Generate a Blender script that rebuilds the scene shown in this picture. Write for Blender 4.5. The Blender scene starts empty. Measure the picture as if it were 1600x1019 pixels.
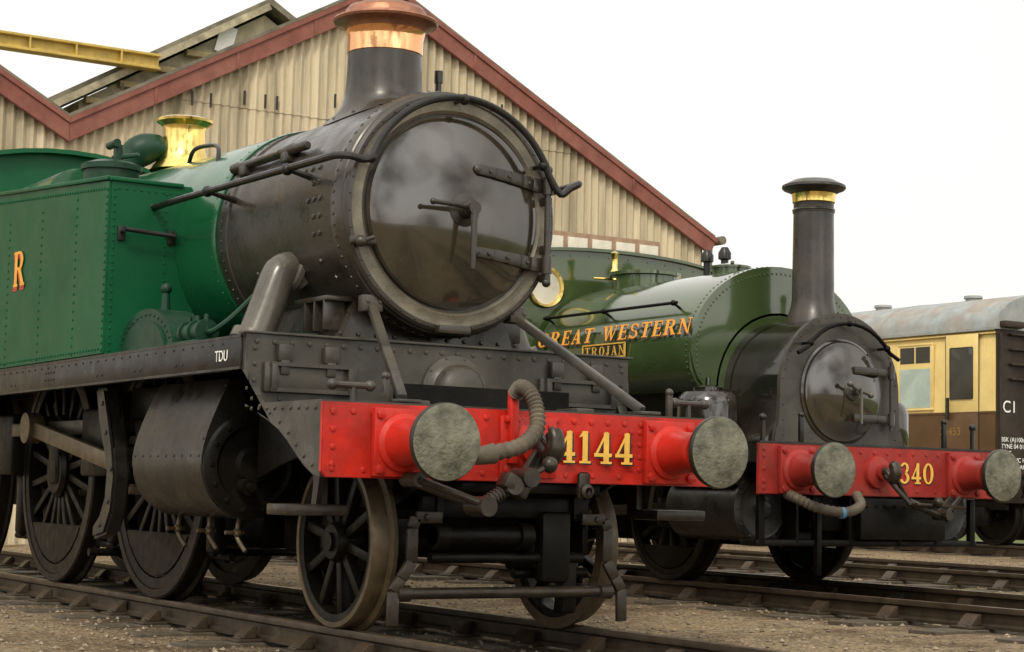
import bpy, bmesh, math, random
from mathutils import Vector, Matrix
random.seed(4)
scene=bpy.context.scene
V=Vector
ORG={}
# ---------------------------------------------------------------- materials
def new_mat(name,c,rough=.5,metal=0,var=.25,sc=5.,bump=.1,bsc=40.,dust=(.16,.13,.09),dusta=0.,rv=.12,streak=1.,coat=0.,spec=.5):
    m=bpy.data.materials.new(name); m.use_nodes=True
    nt=m.node_tree; N=nt.nodes; L=nt.links
    b=N['Principled BSDF']
    tc=N.new('ShaderNodeTexCoord'); mp=N.new('ShaderNodeMapping'); mp.inputs['Scale'].default_value=(1,1,streak)
    L.new(tc.outputs['Object'],mp.inputs['Vector'])
    def noi(s,d=5,r=.6):
        n=N.new('ShaderNodeTexNoise'); n.inputs['Scale'].default_value=s; n.inputs['Detail'].default_value=d; n.inputs['Roughness'].default_value=r
        L.new(mp.outputs[0],n.inputs['Vector']); return n.outputs['Fac']
    def mr(src,a,b2,c2,d2):
        n=N.new('ShaderNodeMapRange'); L.new(src,n.inputs[0])
        for i,v in zip((1,2,3,4),(a,b2,c2,d2)): n.inputs[i].default_value=v
        return n.outputs[0]
    def mix(f,A,B):
        n=N.new('ShaderNodeMix'); n.data_type='RGBA'
        if isinstance(f,float): n.inputs[0].default_value=f
        else: L.new(f,n.inputs[0])
        for i,x in ((6,A),(7,B)):
            if isinstance(x,tuple): n.inputs[i].default_value=(*x[:3],1)
            else: L.new(x,n.inputs[i])
        return n.outputs[2]
    lo=tuple(x*(1-var) for x in c); hi=tuple(min(1,x*(1+var)) for x in c)
    colr=mix(mr(noi(sc),.3,.7,0,1),lo,hi)
    if dusta>0:
        g=N.new('ShaderNodeNewGeometry'); sx=N.new('ShaderNodeSeparateXYZ'); L.new(g.outputs['Normal'],sx.inputs[0])
        up=mr(sx.outputs[2],-.2,1,.35,1.)
        mu=N.new('ShaderNodeMath'); mu.operation='MULTIPLY'; L.new(mr(noi(sc*.45,8,.7),.42,.72,0,dusta),mu.inputs[0]); L.new(up,mu.inputs[1])
        colr=mix(mu.outputs[0],colr,dust)
    L.new(colr,b.inputs['Base Color'])
    L.new(mr(noi(sc*1.6,6),.3,.7,max(.03,rough-rv),min(1,rough+rv)),b.inputs['Roughness'])
    b.inputs['Metallic'].default_value=metal
    b.inputs['Specular IOR Level'].default_value=spec
    if coat: b.inputs['Coat Weight'].default_value=coat; b.inputs['Coat Roughness'].default_value=.06
    if bump:
        bn=N.new('ShaderNodeBump'); bn.inputs['Strength'].default_value=bump; bn.inputs['Distance'].default_value=.01
        L.new(noi(bsc,4),bn.inputs['Height']); L.new(bn.outputs[0],b.inputs['Normal'])
    return m
M={}
M['black']=new_mat('grimy_black_paint',(.0105,.0095,.0078),.34,0,.5,4,.1,30,dust=(.065,.052,.036),dusta=.4,rv=.16,spec=.38)
M['smoke']=new_mat('smokebox_black',(.024,.0205,.0145),.31,0,.4,4,.1,22,dust=(.095,.075,.05),dusta=.5,rv=.14,spec=.5)
M['plate']=new_mat('dusty_grey_black_plate',(.034,.031,.024),.36,0,.45,4,.15,25,dust=(.12,.1,.068),dusta=.6,rv=.15,spec=.42)
M['pipe']=new_mat('grey_steam_pipe_paint',(.08,.074,.06),.28,.1,.25,4,.06,20,dust=(.16,.125,.08),dusta=.4,rv=.08)
M['gloss']=new_mat('polished_black',(.013,.011,.008),.13,0,.5,2.5,.025,5,dust=(.075,.056,.032),dusta=.4,rv=.08,coat=.5)
M['door']=new_mat('oiled_black_door_paint',(.022,.0185,.012),.13,0,.5,2.2,.03,4,dust=(.1,.075,.04),dusta=.6,rv=.08,coat=1.)
M['burnt']=new_mat('burnt_steel_ring',(.125,.11,.08),.33,.3,.42,6,.2,40,dust=(.21,.17,.115),dusta=.7)
M['under']=new_mat('oily_underframe',(.0042,.0037,.003),.42,.0,.5,6,.25,25,dust=(.024,.018,.011),dusta=.4,spec=.13)
M['green']=new_mat('brunswick_green_paint',(.0065,.082,.029),.23,0,.2,2.2,.03,8,dust=(.012,.07,.028),dusta=.3,rv=.08,coat=.3,spec=.35)
M['tankgreen']=new_mat('semi_gloss_tank_green_paint',(.0048,.077,.029),.4,0,.2,1.6,.03,9,dust=(.008,.05,.02),dusta=.8,rv=.08,spec=.16)
M['greend']=new_mat('dull_dark_green_paint',(.0065,.038,.018),.42,0,.35,6,.1,20,dust=(.03,.042,.024),dusta=.5,rv=.1,spec=.25)
M['olive']=new_mat('dark_olive_green_paint',(.041,.065,.021),.17,0,.18,2,.02,6,dust=(.12,.12,.06),dusta=.3,rv=.06,coat=.8)
M['red']=new_mat('vermilion_beam_paint',(.5,.017,.008),.4,0,.28,5,.14,30,dust=(.12,.018,.011),dusta=1.5,rv=.12,spec=.35)
M['redd']=new_mat('faded_red_beam_paint',(.31,.022,.016),.45,0,.3,5,.14,30,dust=(.09,.03,.02),dusta=1.5,spec=.3)
M['steel']=new_mat('worn_buffer_steel',(.12,.12,.085),.46,.4,.55,9,.7,34,dust=(.3,.28,.19),dusta=1.0,rv=.2)
M['rod']=new_mat('oily_rod_steel',(.03,.025,.018),.36,.35,.4,8,.2,20,dust=(.07,.05,.03),dusta=.5,spec=.4)
M['tyre']=new_mat('rusty_tyre_steel',(.10,.072,.04),.42,.4,.35,9,.2,30,dust=(.04,.027,.016),dusta=.8)
M['dtyre']=new_mat('oily_tyre_steel',(.011,.0088,.0065),.42,.2,.4,9,.2,30,dust=(.035,.024,.015),dusta=.5,spec=.2)
M['copper']=new_mat('polished_copper',(.97,.49,.24),.11,1.,.1,7,.22,6,dust=(.55,.22,.11),dusta=.7,rv=.07)
M['copperd']=new_mat('tarnished_copper',(.36,.165,.10),.4,.75,.35,9,.25,25,dust=(.16,.09,.06),dusta=.9)
M['brass']=new_mat('polished_brass',(.88,.64,.2),.17,1.,.15,7,.12,9,rv=.08)
M['hose']=new_mat('dusty_rubber_hose',(.08,.064,.043),.7,0,.35,9,.3,50,dust=(.15,.115,.075),dusta=.6)
M['yellow']=new_mat('gold_leaf_yellow',(.72,.43,.07),.5,0,.15,20,0)
M['gold']=new_mat('orange_gold_leaf',(.8,.36,.04),.5,0,.15,20,0)
M['orange']=new_mat('orange_red_lettering',(.46,.05,.015),.5,0,.15,20,0)
M['white']=new_mat('white_lettering',(.8,.8,.75),.6,0,.08,20,0)
M['dark']=new_mat('black_letter_shade',(.02,.015,.01),.6,0,.1,20,0)
M['rail']=new_mat('worn_rail_steel',(.045,.033,.022),.45,.3,.4,7,.3,40,dust=(.11,.068,.038),dusta=.6,spec=.4)
M['railtop']=new_mat('rail_head_steel',(.17,.125,.085),.33,.7,.3,7,.15,40)
M['sleeper']=new_mat('oily_sleeper_timber',(.036,.027,.018),.8,0,.5,8,.5,30,dust=(.2,.155,.1),dusta=.8)
M['clad']=new_mat('weathered_fibre_cement',(.55,.465,.32),.9,0,.28,3.6,.3,30,dust=(.2,.17,.1),dusta=2.2,streak=.075)
M['maroon']=new_mat('maroon_bargeboard_paint',(.20,.07,.052),.75,0,.25,3,.2,20,dust=(.3,.16,.12),dusta=.8,spec=.3)
M['roof']=new_mat('mossy_grey_roofing',(.15,.135,.095),.95,0,.4,4,.4,20)
M['frame']=new_mat('window_frame_timber',(.3,.2,.13),.8)
M['pane']=new_mat('dusty_skylight_glass',(.55,.52,.42),.3,0,.2,3,0)
M['conc']=new_mat('stained_grey_concrete',(.34,.3,.2),.95,0,.45,3.5,.5,12,dust=(.13,.115,.07),dusta=.8)
M['timber']=new_mat('weathered_timber',(.3,.24,.12),.85,0,.3,6,.3,20)
M['yelbeam']=new_mat('yellow_girder_paint',(.5,.35,.07),.6,0,.25,4,.2,20,dust=(.28,.19,.08),dusta=.8)
M['cream']=new_mat('coach_cream_paint',(.74,.57,.22),.35,0,.1,3,.03,10,dust=(.5,.38,.18),dusta=.5,coat=.3)
M['choc']=new_mat('coach_chocolate_paint',(.095,.05,.022),.4,0,.2,3,.03,10,dust=(.14,.09,.05),dusta=.4,coat=.2)
M['coachend']=new_mat('coach_end_dark_paint',(.024,.017,.011),.5,0,.4,4,.1,20,dust=(.08,.055,.032),dusta=.8,spec=.3)
M['coachroof']=new_mat('flaking_grey_roof_paint',(.27,.30,.295),.7,0,.2,5,.2,20,dust=(.28,.17,.1),dusta=.75)
M['glass']=new_mat('dark_window_glass',(.05,.05,.045),.08,0,.2,2,0,rv=.03)
M['frost']=new_mat('frosted_window_glass',(.38,.47,.42),.25,0,.15,3,0)
M['blue']=new_mat('blue_cord',(.07,.2,.32),.6)
# ---------------------------------------------------------------- mesh builder
class MB:
    def __init__(s): s.bm=bmesh.new()
    def face(s,vs,mi=0,sm=True):
        try:
            f=s.bm.faces.new(vs); f.material_index=mi; f.smooth=sm; return f
        except ValueError: return None
    def poly(s,pts,mi=0): return s.face([s.bm.verts.new(p) for p in pts],mi)
    def box(s,c,size,mi=0,rot=None,bev=0.):
        c=V(c); h=V(size)/2; vs=[]
        for x in(-1,1):
            for y in(-1,1):
                for z in(-1,1):
                    p=V((x*h.x,y*h.y,z*h.z))
                    if rot is not None: p=rot@p
                    vs.append(s.bm.verts.new(c+p))
        fs=[]
        for q in((0,1,3,2),(4,6,7,5),(0,4,5,1),(2,3,7,6),(0,2,6,4),(1,5,7,3)):
            fs.append(s.face([vs[i] for i in q],mi))
        if bev>0:
            es={e for f in fs for e in f.edges}
            r=bmesh.ops.bevel(s.bm,geom=list(es),offset=bev,segments=2,affect='EDGES',profile=.5)
            for f in r['faces']: f.material_index=mi; f.smooth=True
    def bar(s,p0,p1,w,h,mi=0,bev=0.,up=(0,0,1)):
        p0=V(p0);p1=V(p1);d=(p1-p0);l=d.length;d.normalize();up=V(up)
        x=d.cross(up)
        if x.length<.01: x=d.cross(V((1,0,0)))
        x.normalize(); z=x.cross(d)
        R=Matrix((x,d,z)).transposed()
        s.box((p0+p1)/2,(w,l,h),mi,R,bev)
    def sweep(s,pts,r,seg=12,mi=0,caps=True):
        pts=[V(p) for p in pts]; n=len(pts)
        rs=r if isinstance(r,(list,tuple)) else [r]*n
        if len(rs)<n: rs=list(rs)+[rs[-1]]*(n-len(rs))
        t=(pts[1]-pts[0]).normalized(); u=t.orthogonal().normalized(); rings=[]
        for i,p in enumerate(pts):
            if i==0: tt=(pts[1]-p)
            elif i==n-1: tt=(p-pts[i-1])
            else: tt=(pts[i+1]-p).normalized()+(p-pts[i-1]).normalized()
            tt.normalize(); u=(u-tt*u.dot(tt)).normalized(); w=tt.cross(u)
            rings.append([s.bm.verts.new(p+(u*math.cos(a)+w*math.sin(a))*rs[i]) for a in [2*math.pi*k/seg for k in range(seg)]])
        for a,b in zip(rings,rings[1:]):
            for k in range(seg): s.face([a[k],a[(k+1)%seg],b[(k+1)%seg],b[k]],mi)
        if caps: s.face(rings[0][::-1],mi); s.face(rings[-1],mi)
    def cyl(s,p0,p1,r0,r1=None,seg=24,mi=0): s.sweep([p0,p1],[r0,r0 if r1 is None else r1],seg,mi)
    def lathe(s,prof,o,ax,seg=48,mi=0):
        o=V(o);ax=V(ax).normalized();u=ax.orthogonal().normalized();w=ax.cross(u); rings=[]
        for r,h in prof:
            if r<1e-5: rings.append([s.bm.verts.new(o+ax*h)])
            else: rings.append([s.bm.verts.new(o+ax*h+(u*math.cos(a)+w*math.sin(a))*r) for a in [2*math.pi*k/seg for k in range(seg)]])
        for i,(a,b) in enumerate(zip(rings,rings[1:])):
            m=mi[i] if isinstance(mi,list) else mi
            for k in range(seg):
                k2=(k+1)%seg
                if len(a)==1 and len(b)==1: continue
                if len(a)==1: s.face([a[0],b[k2],b[k]],m)
                elif len(b)==1: s.face([a[k],a[k2],b[0]],m)
                else: s.face([a[k],a[k2],b[k2],b[k]],m)
    def prism(s,poly,plane,lo,hi,mi=0,bev=0.):
        def P(a,b,c):
            return {'xz':V((a,c,b)),'yz':V((c,a,b)),'xy':V((a,b,c))}[plane]
        A=[s.bm.verts.new(P(a,b,lo)) for a,b in poly]; B=[s.bm.verts.new(P(a,b,hi)) for a,b in poly]
        n=len(poly); fs=[s.face(A,mi),s.face(B[::-1],mi)]
        for i in range(n): fs.append(s.face([A[i],B[i],B[(i+1)%n],A[(i+1)%n]],mi))
        if bev:
            es={e for f in fs[:2] if f for e in f.edges}
            r=bmesh.ops.bevel(s.bm,geom=list(es),offset=bev,segments=2,affect='EDGES')
            for f in r['faces']: f.material_index=mi; f.smooth=True
    def ball(s,c,r,mi=0,seg=16,sc=(1,1,1)):
        c=V(c); nr=seg//2; rings=[]
        for i in range(nr+1):
            t=math.pi*i/nr
            if i in(0,nr): rings.append([s.bm.verts.new(c+V((0,0,math.cos(t)*r*sc[2])))])
            else: rings.append([s.bm.verts.new(c+V((math.sin(t)*math.cos(a)*r*sc[0],math.sin(t)*math.sin(a)*r*sc[1],math.cos(t)*r*sc[2]))) for a in [2*math.pi*k/seg for k in range(seg)]])
        for a,b in zip(rings,rings[1:]):
            for k in range(seg):
                k2=(k+1)%seg
                if len(a)==1: s.face([a[0],b[k],b[k2]],mi)
                elif len(b)==1: s.face([a[k],b[0],a[k2]],mi)
                else: s.face([a[k],b[k],b[k2],a[k2]],mi)
    def rivet(s,p,n,r=.013,mi=0,h=.6):
        p=V(p);n=V(n).normalized();u=n.orthogonal().normalized();w=n.cross(u); rings=[]
        for rr,hh in((1,-.15),(.8,h*.6)):
            rings.append([s.bm.verts.new(p+n*hh*r+(u*math.cos(a)+w*math.sin(a))*r*rr) for a in [math.pi*k/3 for k in range(6)]])
        top=s.bm.verts.new(p+n*h*r)
        for k in range(6):
            s.face([rings[0][k],rings[0][(k+1)%6],rings[1][(k+1)%6],rings[1][k]],mi)
            s.face([rings[1][k],rings[1][(k+1)%6],top],mi)
    def rivrow(s,a,b,sp,n,r=.013,mi=0):
        a=V(a);b=V(b);k=max(1,round((b-a).length/sp))
        for i in range(k+1): s.rivet(a.lerp(b,i/k),n,r,mi)
def spline(pts,n=6):
    pts=[V(p) for p in pts]; out=[]
    P=[pts[0]*2-pts[1]]+pts+[pts[-1]*2-pts[-2]]
    for i in range(1,len(P)-2):
        a,b,c,d=P[i-1:i+3]
        for k in range(n):
            t=k/n
            out.append(.5*((2*b)+(c-a)*t+(2*a-5*b+4*c-d)*t*t+(3*b-a-3*c+d)*t**3))
    out.append(pts[-1]); return out
def fin(mb,name,parent,mats,label=None,ang=34):
    bm=mb.bm; bmesh.ops.recalc_face_normals(bm,faces=bm.faces)
    for e in bm.edges:
        if len(e.link_faces)==2:
            try:
                if e.calc_face_angle()>math.radians(ang): e.smooth=False
            except ValueError: pass
    lo=V((1e9,)*3);hi=-lo
    for v in bm.verts:
        for i in range(3): lo[i]=min(lo[i],v.co[i]);hi[i]=max(hi[i],v.co[i])
    c=(lo+hi)/2
    bmesh.ops.translate(bm,verts=bm.verts,vec=-c)
    me=bpy.data.meshes.new(name); bm.to_mesh(me); bm.free()
    for m in (mats if isinstance(mats,list) else [mats]): me.materials.append(M[m])
    o=bpy.data.objects.new(name,me); scene.collection.objects.link(o)
    base=ORG.get(parent.name,V((0,0,0))) if parent else V((0,0,0))
    o.location=c-base
    if parent: o.parent=parent
    ORG[o.name]=c
    if label:o['label']=label
    return o
def thing(name,loc,label,cat):
    e=bpy.data.objects.new(name,None); scene.collection.objects.link(e); e.location=loc; e.empty_display_size=.3
    e['label']=label;e['category']=cat; ORG[e.name]=V((0,0,0)); return e
def copytree(o,parent,loc,rotz=0):
    n=o.copy(); scene.collection.objects.link(n); n.parent=parent; n.location=loc; n.rotation_euler=(0,0,rotz); ORG[n.name]=V(loc)
    for ch in o.children:
        k=ch.copy(); scene.collection.objects.link(k); k.parent=n
    return n
# ground height across the yard (it climbs gently towards the coach)
def G(x):
    P=[(-1e4,.025),(1.2,.025),(3.3,.115),(8,.12),(14,.17),(18.5,.18),(40,.5),(1e4,.5)]
    for (a,za),(b,zb) in zip(P,P[1:]):
        if a<=x<=b: return za+(zb-za)*(x-a)/(b-a)
# ---------------------------------------------------------------- serif glyphs
def glyph(ch):
    T,t,S=.21,.085,.07
    P=[]
    def R(x0,y0,x1,y1): P.append([(x0,y0),(x1,y0),(x1,y1),(x0,y1)])
    def Q(*p): P.append(list(p))
    def arc(cx,cy,rx,ry,a0,a1,tk=T,tn=t,n=18):
        for i in range(n):
            a=math.radians(a0+(a1-a0)*i/n); b=math.radians(a0+(a1-a0)*(i+1)/n)
            Q((cx+rx*math.cos(a),cy+ry*math.sin(a)),(cx+rx*math.cos(b),cy+ry*math.sin(b)),(cx+(rx-tk)*math.cos(b),cy+(ry-tn)*math.sin(b)),(cx+(rx-tk)*math.cos(a),cy+(ry-tn)*math.sin(a)))
    if ch=='T': R(0,.9,.78,1);R(.285,S,.495,.9);R(.17,0,.61,S);R(0,.74,.06,.9);R(.72,.74,.78,.9);w=.78
    elif ch=='E': R(.07,S,.28,.92);R(0,0,.68,S);R(0,.92,.66,1);R(.28,.46,.5,.55);R(.6,.92-.17,.66,.92);R(.62,S,.68,.25);R(.5,.38,.55,.63);w=.7
    elif ch=='R': R(.07,S,.28,.92);R(0,0,.35,S);R(0,.92,.42,1);R(.28,.46,.42,.54);arc(.42,.73,.32,.27,-90,90);Q((.36,.46),(.56,.5),(.82,S),(.6,S));R(.56,0,.9,S);w=.9
    elif ch=='G': arc(.44,.5,.44,.5,48,330,.22,.08,26);R(.62,.06,.82,.4);R(.52,.4,.88,.46);R(.74,.66,.8,.92);w=.9
    elif ch=='A': Q((.06,S),(.13,S),(.45,1),(.36,1));Q((.5,S),(.74,S),(.47,1),(.32,1));R(.2,.28,.56,.36);R(0,0,.24,S);R(.44,0,.82,S);w=.82
    elif ch=='W': Q((.05,.93),(.28,.93),(.42,.0),(.34,0));Q((.34,0),(.42,0),(.62,.93),(.55,.93));Q((.45,.93),(.68,.93),(.84,0),(.76,0));Q((.76,0),(.84,0),(1.06,.93),(.99,.93));R(0,.93,.36,1);R(.42,.93,.74,1);R(.9,.93,1.14,1);w=1.14
    elif ch=='S': arc(.33,.74,.3,.26,15,265,.15,.1);arc(.33,.27,.32,.27,-165,85,.15,.1);R(.56,.72,.62,.96);R(.02,.04,.08,.3);w=.68
    elif ch=='N': R(.1,S,.18,.93);Q((.05,.93),(.3,.93),(.78,.0),(.68,0));R(.7,0,.78,.93);R(0,.93,.25,1);R(.6,.93,.88,1);R(0,0,.28,S);w=.88
    elif ch in'O0': arc(.4,.5,.4,.5,0,360,.22,.08,30);w=.8
    elif ch=='J': R(.24,.25,.45,.93);arc(.23,.25,.22,.25,-190,0,.2,.1);R(.12,.93,.56,1);w=.58
    elif ch=='4': Q((0,.24),(.1,.24),(.55,1),(.46,1));R(0,.22,.72,.33);R(.38,S,.6,.98);R(.26,0,.72,S);w=.76
    elif ch=='1': R(.16,S,.37,1);Q((.0,.8),(.16,.84),(.16,1),(.12,.94));R(.04,0,.5,S);w=.54
    elif ch=='3': arc(.3,.74,.32,.26,-80,160,.19,.09);arc(.3,.27,.36,.27,-160,85,.21,.09);w=.7
    else: w=.45
    return P,w
def lettering(mb,txt,h,o,u,v,n,sp=.12,xs=1.,layers=((0,0,0,0),)):
    o=V(o);u=V(u).normalized();v=V(v).normalized();n=V(n).normalized()
    for li,(dx,dy,off,mi) in enumerate(layers):
        x=0;k=0
        for ch in txt:
            P,w=glyph(ch)
            for q in P:
                k+=1
                mb.poly([o+u*((x+a)*h*xs+dx*h)+v*((b+dy)*h)+n*(off+(k%7)*.0002) for a,b in q],mi)
            x+=w+sp
    return x*h*xs
def font_text(txt,size,mat,parent,loc,rot,name='painted_lettering'):
    cu=bpy.data.curves.new('t','FONT');cu.body=txt;cu.size=size;cu.extrude=.001;cu.space_line=1.05
    to=bpy.data.objects.new('t',cu);scene.collection.objects.link(to)
    bpy.context.view_layer.update()
    me=bpy.data.meshes.new_from_object(to.evaluated_get(bpy.context.evaluated_depsgraph_get()))
    bpy.data.objects.remove(to);me.materials.clear();me.materials.append(M[mat]);me.name=name
    o=bpy.data.objects.new(name,me);scene.collection.objects.link(o);o.parent=parent;o.location=V(loc)-ORG[parent.name];o.rotation_euler=rot
    return o
SIDE=(math.pi/2,0,-math.pi/2); FRONT=(math.pi/2,0,0)
def wheel(parent,name,r,loc,spokes=12,crank=0,mats=('under','dtyre')):
    """axis X; outer face towards -X; crank pin above the centre"""
    mb=MB()
    mb.lathe([(.0,-.03),(r*.2,-.03),(r*.24,0),(r*.24,.12),(0,.12)],(0,0,0),(1,0,0),24,0)
    mb.lathe([(r*.84,.0),(r*.92,-.005),(r*.92,.11),(r*.84,.1),(r*.84,.0)],(0,0,0),(1,0,0),48,0)
    for i in range(spokes):
        a=2*math.pi*i/spokes+.2; d=V((0,math.cos(a),math.sin(a)))
        mb.bar(V((.045,0,0))+d*r*.2,V((.045,0,0))+d*r*.87,.055,.05 if not spokes<12 else .06,0,.008,up=(1,0,0))
    mb.cyl((-.05,0,0),(-.0,0,0),r*.11,seg=20,mi=0)
    if crank:
        mb.box((.0,0,crank/2),(.1,.24,crank+.22),0,None,.04)
        mb.cyl((-.1,0,crank),(.02,0,crank),.06,seg=18)
        pl=[(r*.83*math.cos(a),-r*.83*math.sin(a)) for a in [math.radians(35+110*k/10) for k in range(11)]]
        mb.prism(pl,'yz',-.002,.08,0,.01)
    w=fin(mb,name,parent,[mats[0]]); 
    mb=MB()
    mb.lathe([(r*.925,-.012),(r*.985,-.012),(r,.0),(r,.085),(r+.03,.1),(r+.03,.125),(r*.925,.13),(r*.925,-.012)],(0,0,0),(1,0,0),64,0)
    t=fin(mb,'tyre',w,[mats[1]])
    wc=ORG[w.name].copy(); w.location=V(loc)+wc-ORG.get(parent.name,V()); ORG[w.name]=V(loc)+wc
    return w
def mirror_wheel(w,parent,loc,cx):
    n=w.copy(); scene.collection.objects.link(n); n.parent=parent; n.rotation_euler=(0,0,math.pi); n.location=V((loc[0]-cx[0],loc[1]-cx[1],loc[2]+cx[2])); ORG[n.name]=n.location.copy()
    for ch in w.children:
        k=ch.copy(); scene.collection.objects.link(k); k.parent=n
    return n
def buffer(parent,x,z,y0,L,r,ms,sq=.17):
    mb=MB()
    mb.box((x,y0-.022,z),(sq*2,.044,sq*2.1),0,None,.008)
    for a in(-1,1):
        for b in(-1,1): mb.rivet((x+a*sq*.8,y0-.044,z+b*sq*.84),(0,-1,0),.03,0,.8)
    mb.lathe([(sq*.93,.044),(sq*.9,.06),(sq*.76,.075),(sq*.72,.12),(sq*.64,L*.6),(sq*.66,L*.62),(sq*.74,L*.63),(sq*.74,L*.7),(sq*.5,L*.7),(.0,L*.7)],(x,y0,z),(0,-1,0),32,0)
    b=fin(mb,'buffer',parent,[ms])
    mb=MB()
    mb.lathe([(.0,L*.68),(.075,L*.68),(.08,L-.06),(r*.7,L-.045),(r*.985,L-.04),(r,L-.03),(r,L-.012),(r*.97,L-.002),(r*.9,L+.002),(r*.6,L+.012),(0,L+.018)],(x,y0,z),(0,-1,0),48,[1,1,1,1,1,1,1,0,0,0])
    fin(mb,'buffer_head',b,['steel','rod'])
def hose(mb,pts,r,mi=0,n=26):
    P=spline(pts,n); rs=[r*(1.0 if (i//1)%2 else .82) for i in range(len(P))]
    mb.sweep(P,rs,12,mi)
# ================================================================= LOCO ONE
def loco_one():
    T=thing('steam_locomotive',(0,0,0),'large green tank steam locomotive, red beam numbered 4144, on rails','steam locomotive')
    CZ=2.47; g0=.025
    mb=MB()
    for s in(-1,1):
        mb.prism([(.03,.9),(.5,.72),(1.5,.68),(2.6,.72),(3.2,.75),(9.8,.75),(9.8,1.6),(1.05,1.62),(1.0,1.24),(.03,1.24)],'yz',s*.6-.015,s*.6+.015)
        mb.prism([(.05,1.235),(1.5,1.235),(1.5,.85),(1.2,.93),(.75,1.02),(.3,.98),(.05,.9)],'yz',s*.98-.015,s*.98+.015)
        for y in(2.75,4.6,6.8): mb.box((s*.72,y,.72),(.06,.1,.75),0,None,.02);mb.box((s*.76,y+(-.12),.62),(.1,.14,.5),0,None,.03)
        for y in(3.57,5.72): mb.box((s*.66,y,.62+g0),(.1,.9,.1),0,None,.03);mb.box((s*.68,y,1.0),(.12,.34,.5),0,None,.03)
    mb.box((0,1.9,1.42),(1.16,1.3,.36));mb.box((0,1.9,1.75),(.95,1.15,.36),0,None,.03)
    for y in(.6,3.1,5,7,9): mb.box((0,y,1.05),(1.16,.04,.7))
    mb.box((0,6.3,1.05),(1.15,5.6,.9));mb.box((0,6.6,.5),(.9,1.8,.4),0,None,.04)
    mb.box((0,4.0,.55),(.8,2.6,.3),0,None,.03)
    mb.box((0,2.4,.85),(1.1,.9,.4),0,None,.03);mb.cyl((-.9,4.64,.3),(.9,4.64,.3),.03,seg=10);mb.cyl((-.7,2.5,.35),(-.7,7,.35),.025,seg=8)
    for y in(4.55,6.85): mb.box((-.8,y,1.1),(.25,.6,.5),0,None,.03)
    mb.box((-.85,3.2,1.35),(.3,.9,.22),0,None,.03)
    fin(mb,'frame',T,['under'])
    mb=MB()
    rc=.03
    mb.prism([(-1.32+rc,.862),(1.32-rc,.862),(1.32,.862+rc),(1.32,1.25),(-1.32,1.25),(-1.32,.862+rc)],'xz',0,.03,0,.004)
    mb.rivrow((-1.26,0,1.205),(1.26,0,1.205),.115,(0,-1,0),.02)
    mb.rivrow((-1.26,0,.905),(1.26,0,.905),.18,(0,-1,0),.018)
    mb.rivrow((-1.26,0,.93),(-1.26,0,1.2),.09,(0,-1,0),.02)
    for x in(-.52,-.44,.68,.62): mb.rivrow((x,0,.95),(x,0,1.16),.07,(0,-1,0),.017)
    mb.box((-.08,-.012,1.05),(.36,.024,.33),0,None,.006)
    for a in(-.14,.14):
        for b in(-.12,.12): mb.rivet((-.08+a,-.024,1.05+b),(0,-1,0),.022)
    mb.lathe([(.13,.02),(.12,.035),(.09,.05),(.085,.09),(0,.09)],(-.08,0,1.05),(0,-1,0),28)
    mb.box((-.2,-.045,1.16),(.05,.05,.40),0,None,.008); mb.box((-.2,-.04,1.2),(.09,.04,.04),0,None,.01)
    bb=fin(mb,'buffer_beam',T,['red'])
    mb=MB()
    lettering(mb,'4144',.178,(.1,-.027,.975),(1,0,0),(0,0,1),(0,-1,0),.1,.93,((.07,-.05,0,1),(0,0,.003,0)))
    fin(mb,'painted_number',bb,['yellow','dark'])
    for x in(-.87,.87): buffer(T,x,1.05,0,.5,.2,'red')
    # coupling
    mb=MB()
    hx=-.06
    mb.sweep(spline([(hx,-.07,1.06),(hx,-.14,1.05),(hx,-.2,1.0),(hx,-.25,1.03),(hx,-.25,1.1),(hx,-.21,1.15)],5),[.044]*10+[.056]*8+[.05]*5+[.02],12)
    mb.prism([(-.1,1.14),(-.12,.98),(-.22,.94),(-.28,1.03),(-.2,1.06)],'yz',hx-.026,hx+.026,0,.008)
    for d in(-.055,.055):
        mb.bar((hx+d,-.15,1.01),(-.28+d*.4,-.26+d,.88),.03,.065,0,.006)
        mb.cyl((-.52,-.27+d*1.3,.73),(-.84,-.1+d*1.3,.86),.022,seg=10)
    mb.cyl((-.22,-.27,.91),(-.56,-.27,.71),.036,seg=12);mb.cyl((-.36,-.34,.84),(-.34,-.22,.83),.048,seg=12)
    for k in range(14):
        t=k/14;a=V((-.24,-.27,.9)).lerp(V((-.5,-.27,.745)),t);mb.cyl(a,a+V((-.008,0,-.005)),.041,seg=10)
    mb.cyl((-.53,-.36,.73),(-.53,-.18,.73),.052,seg=14);mb.cyl((-.27,-.36,.885),(-.27,-.2,.885),.052,seg=14)
    mb.cyl((-.4,-.31,.81),(-.16,-.34,.95),.016,seg=8);mb.ball((-.15,-.34,.955),.045)
    mb.cyl((-.84,-.18,.86),(-.84,-.02,.86),.04,seg=12)
    mb.box((-.34,-.29,.84),(.16,.1,.09),0,Matrix.Rotation(.5,3,'Y'),.015)
    fin(mb,'screw_coupling',T,['rod'])
    mb=MB();mb.box((.28,-.03,.85),(.08,.03,.15),0,None,.02);mb.lathe([(.022,0),(.04,.01),(.04,.03),(.022,.04)],(.28,-.045,.82),(0,-1,0),14)
    fin(mb,'drawbar_bracket',T,['rod'])
    mb=MB()
    hose(mb,[(-.2,-.06,1.33),(-.195,-.11,1.37),(-.18,-.18,1.335),(-.17,-.23,1.25),(-.2,-.28,1.14),(-.32,-.32,1.05),(-.52,-.33,1.0)],.046,0,9)
    mb.cyl((-.49,-.33,1.005),(-.6,-.32,.985),.055,.045,14)
    fin(mb,'vacuum_hose',T,['hose'])
    # front platform
    mb=MB()
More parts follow.
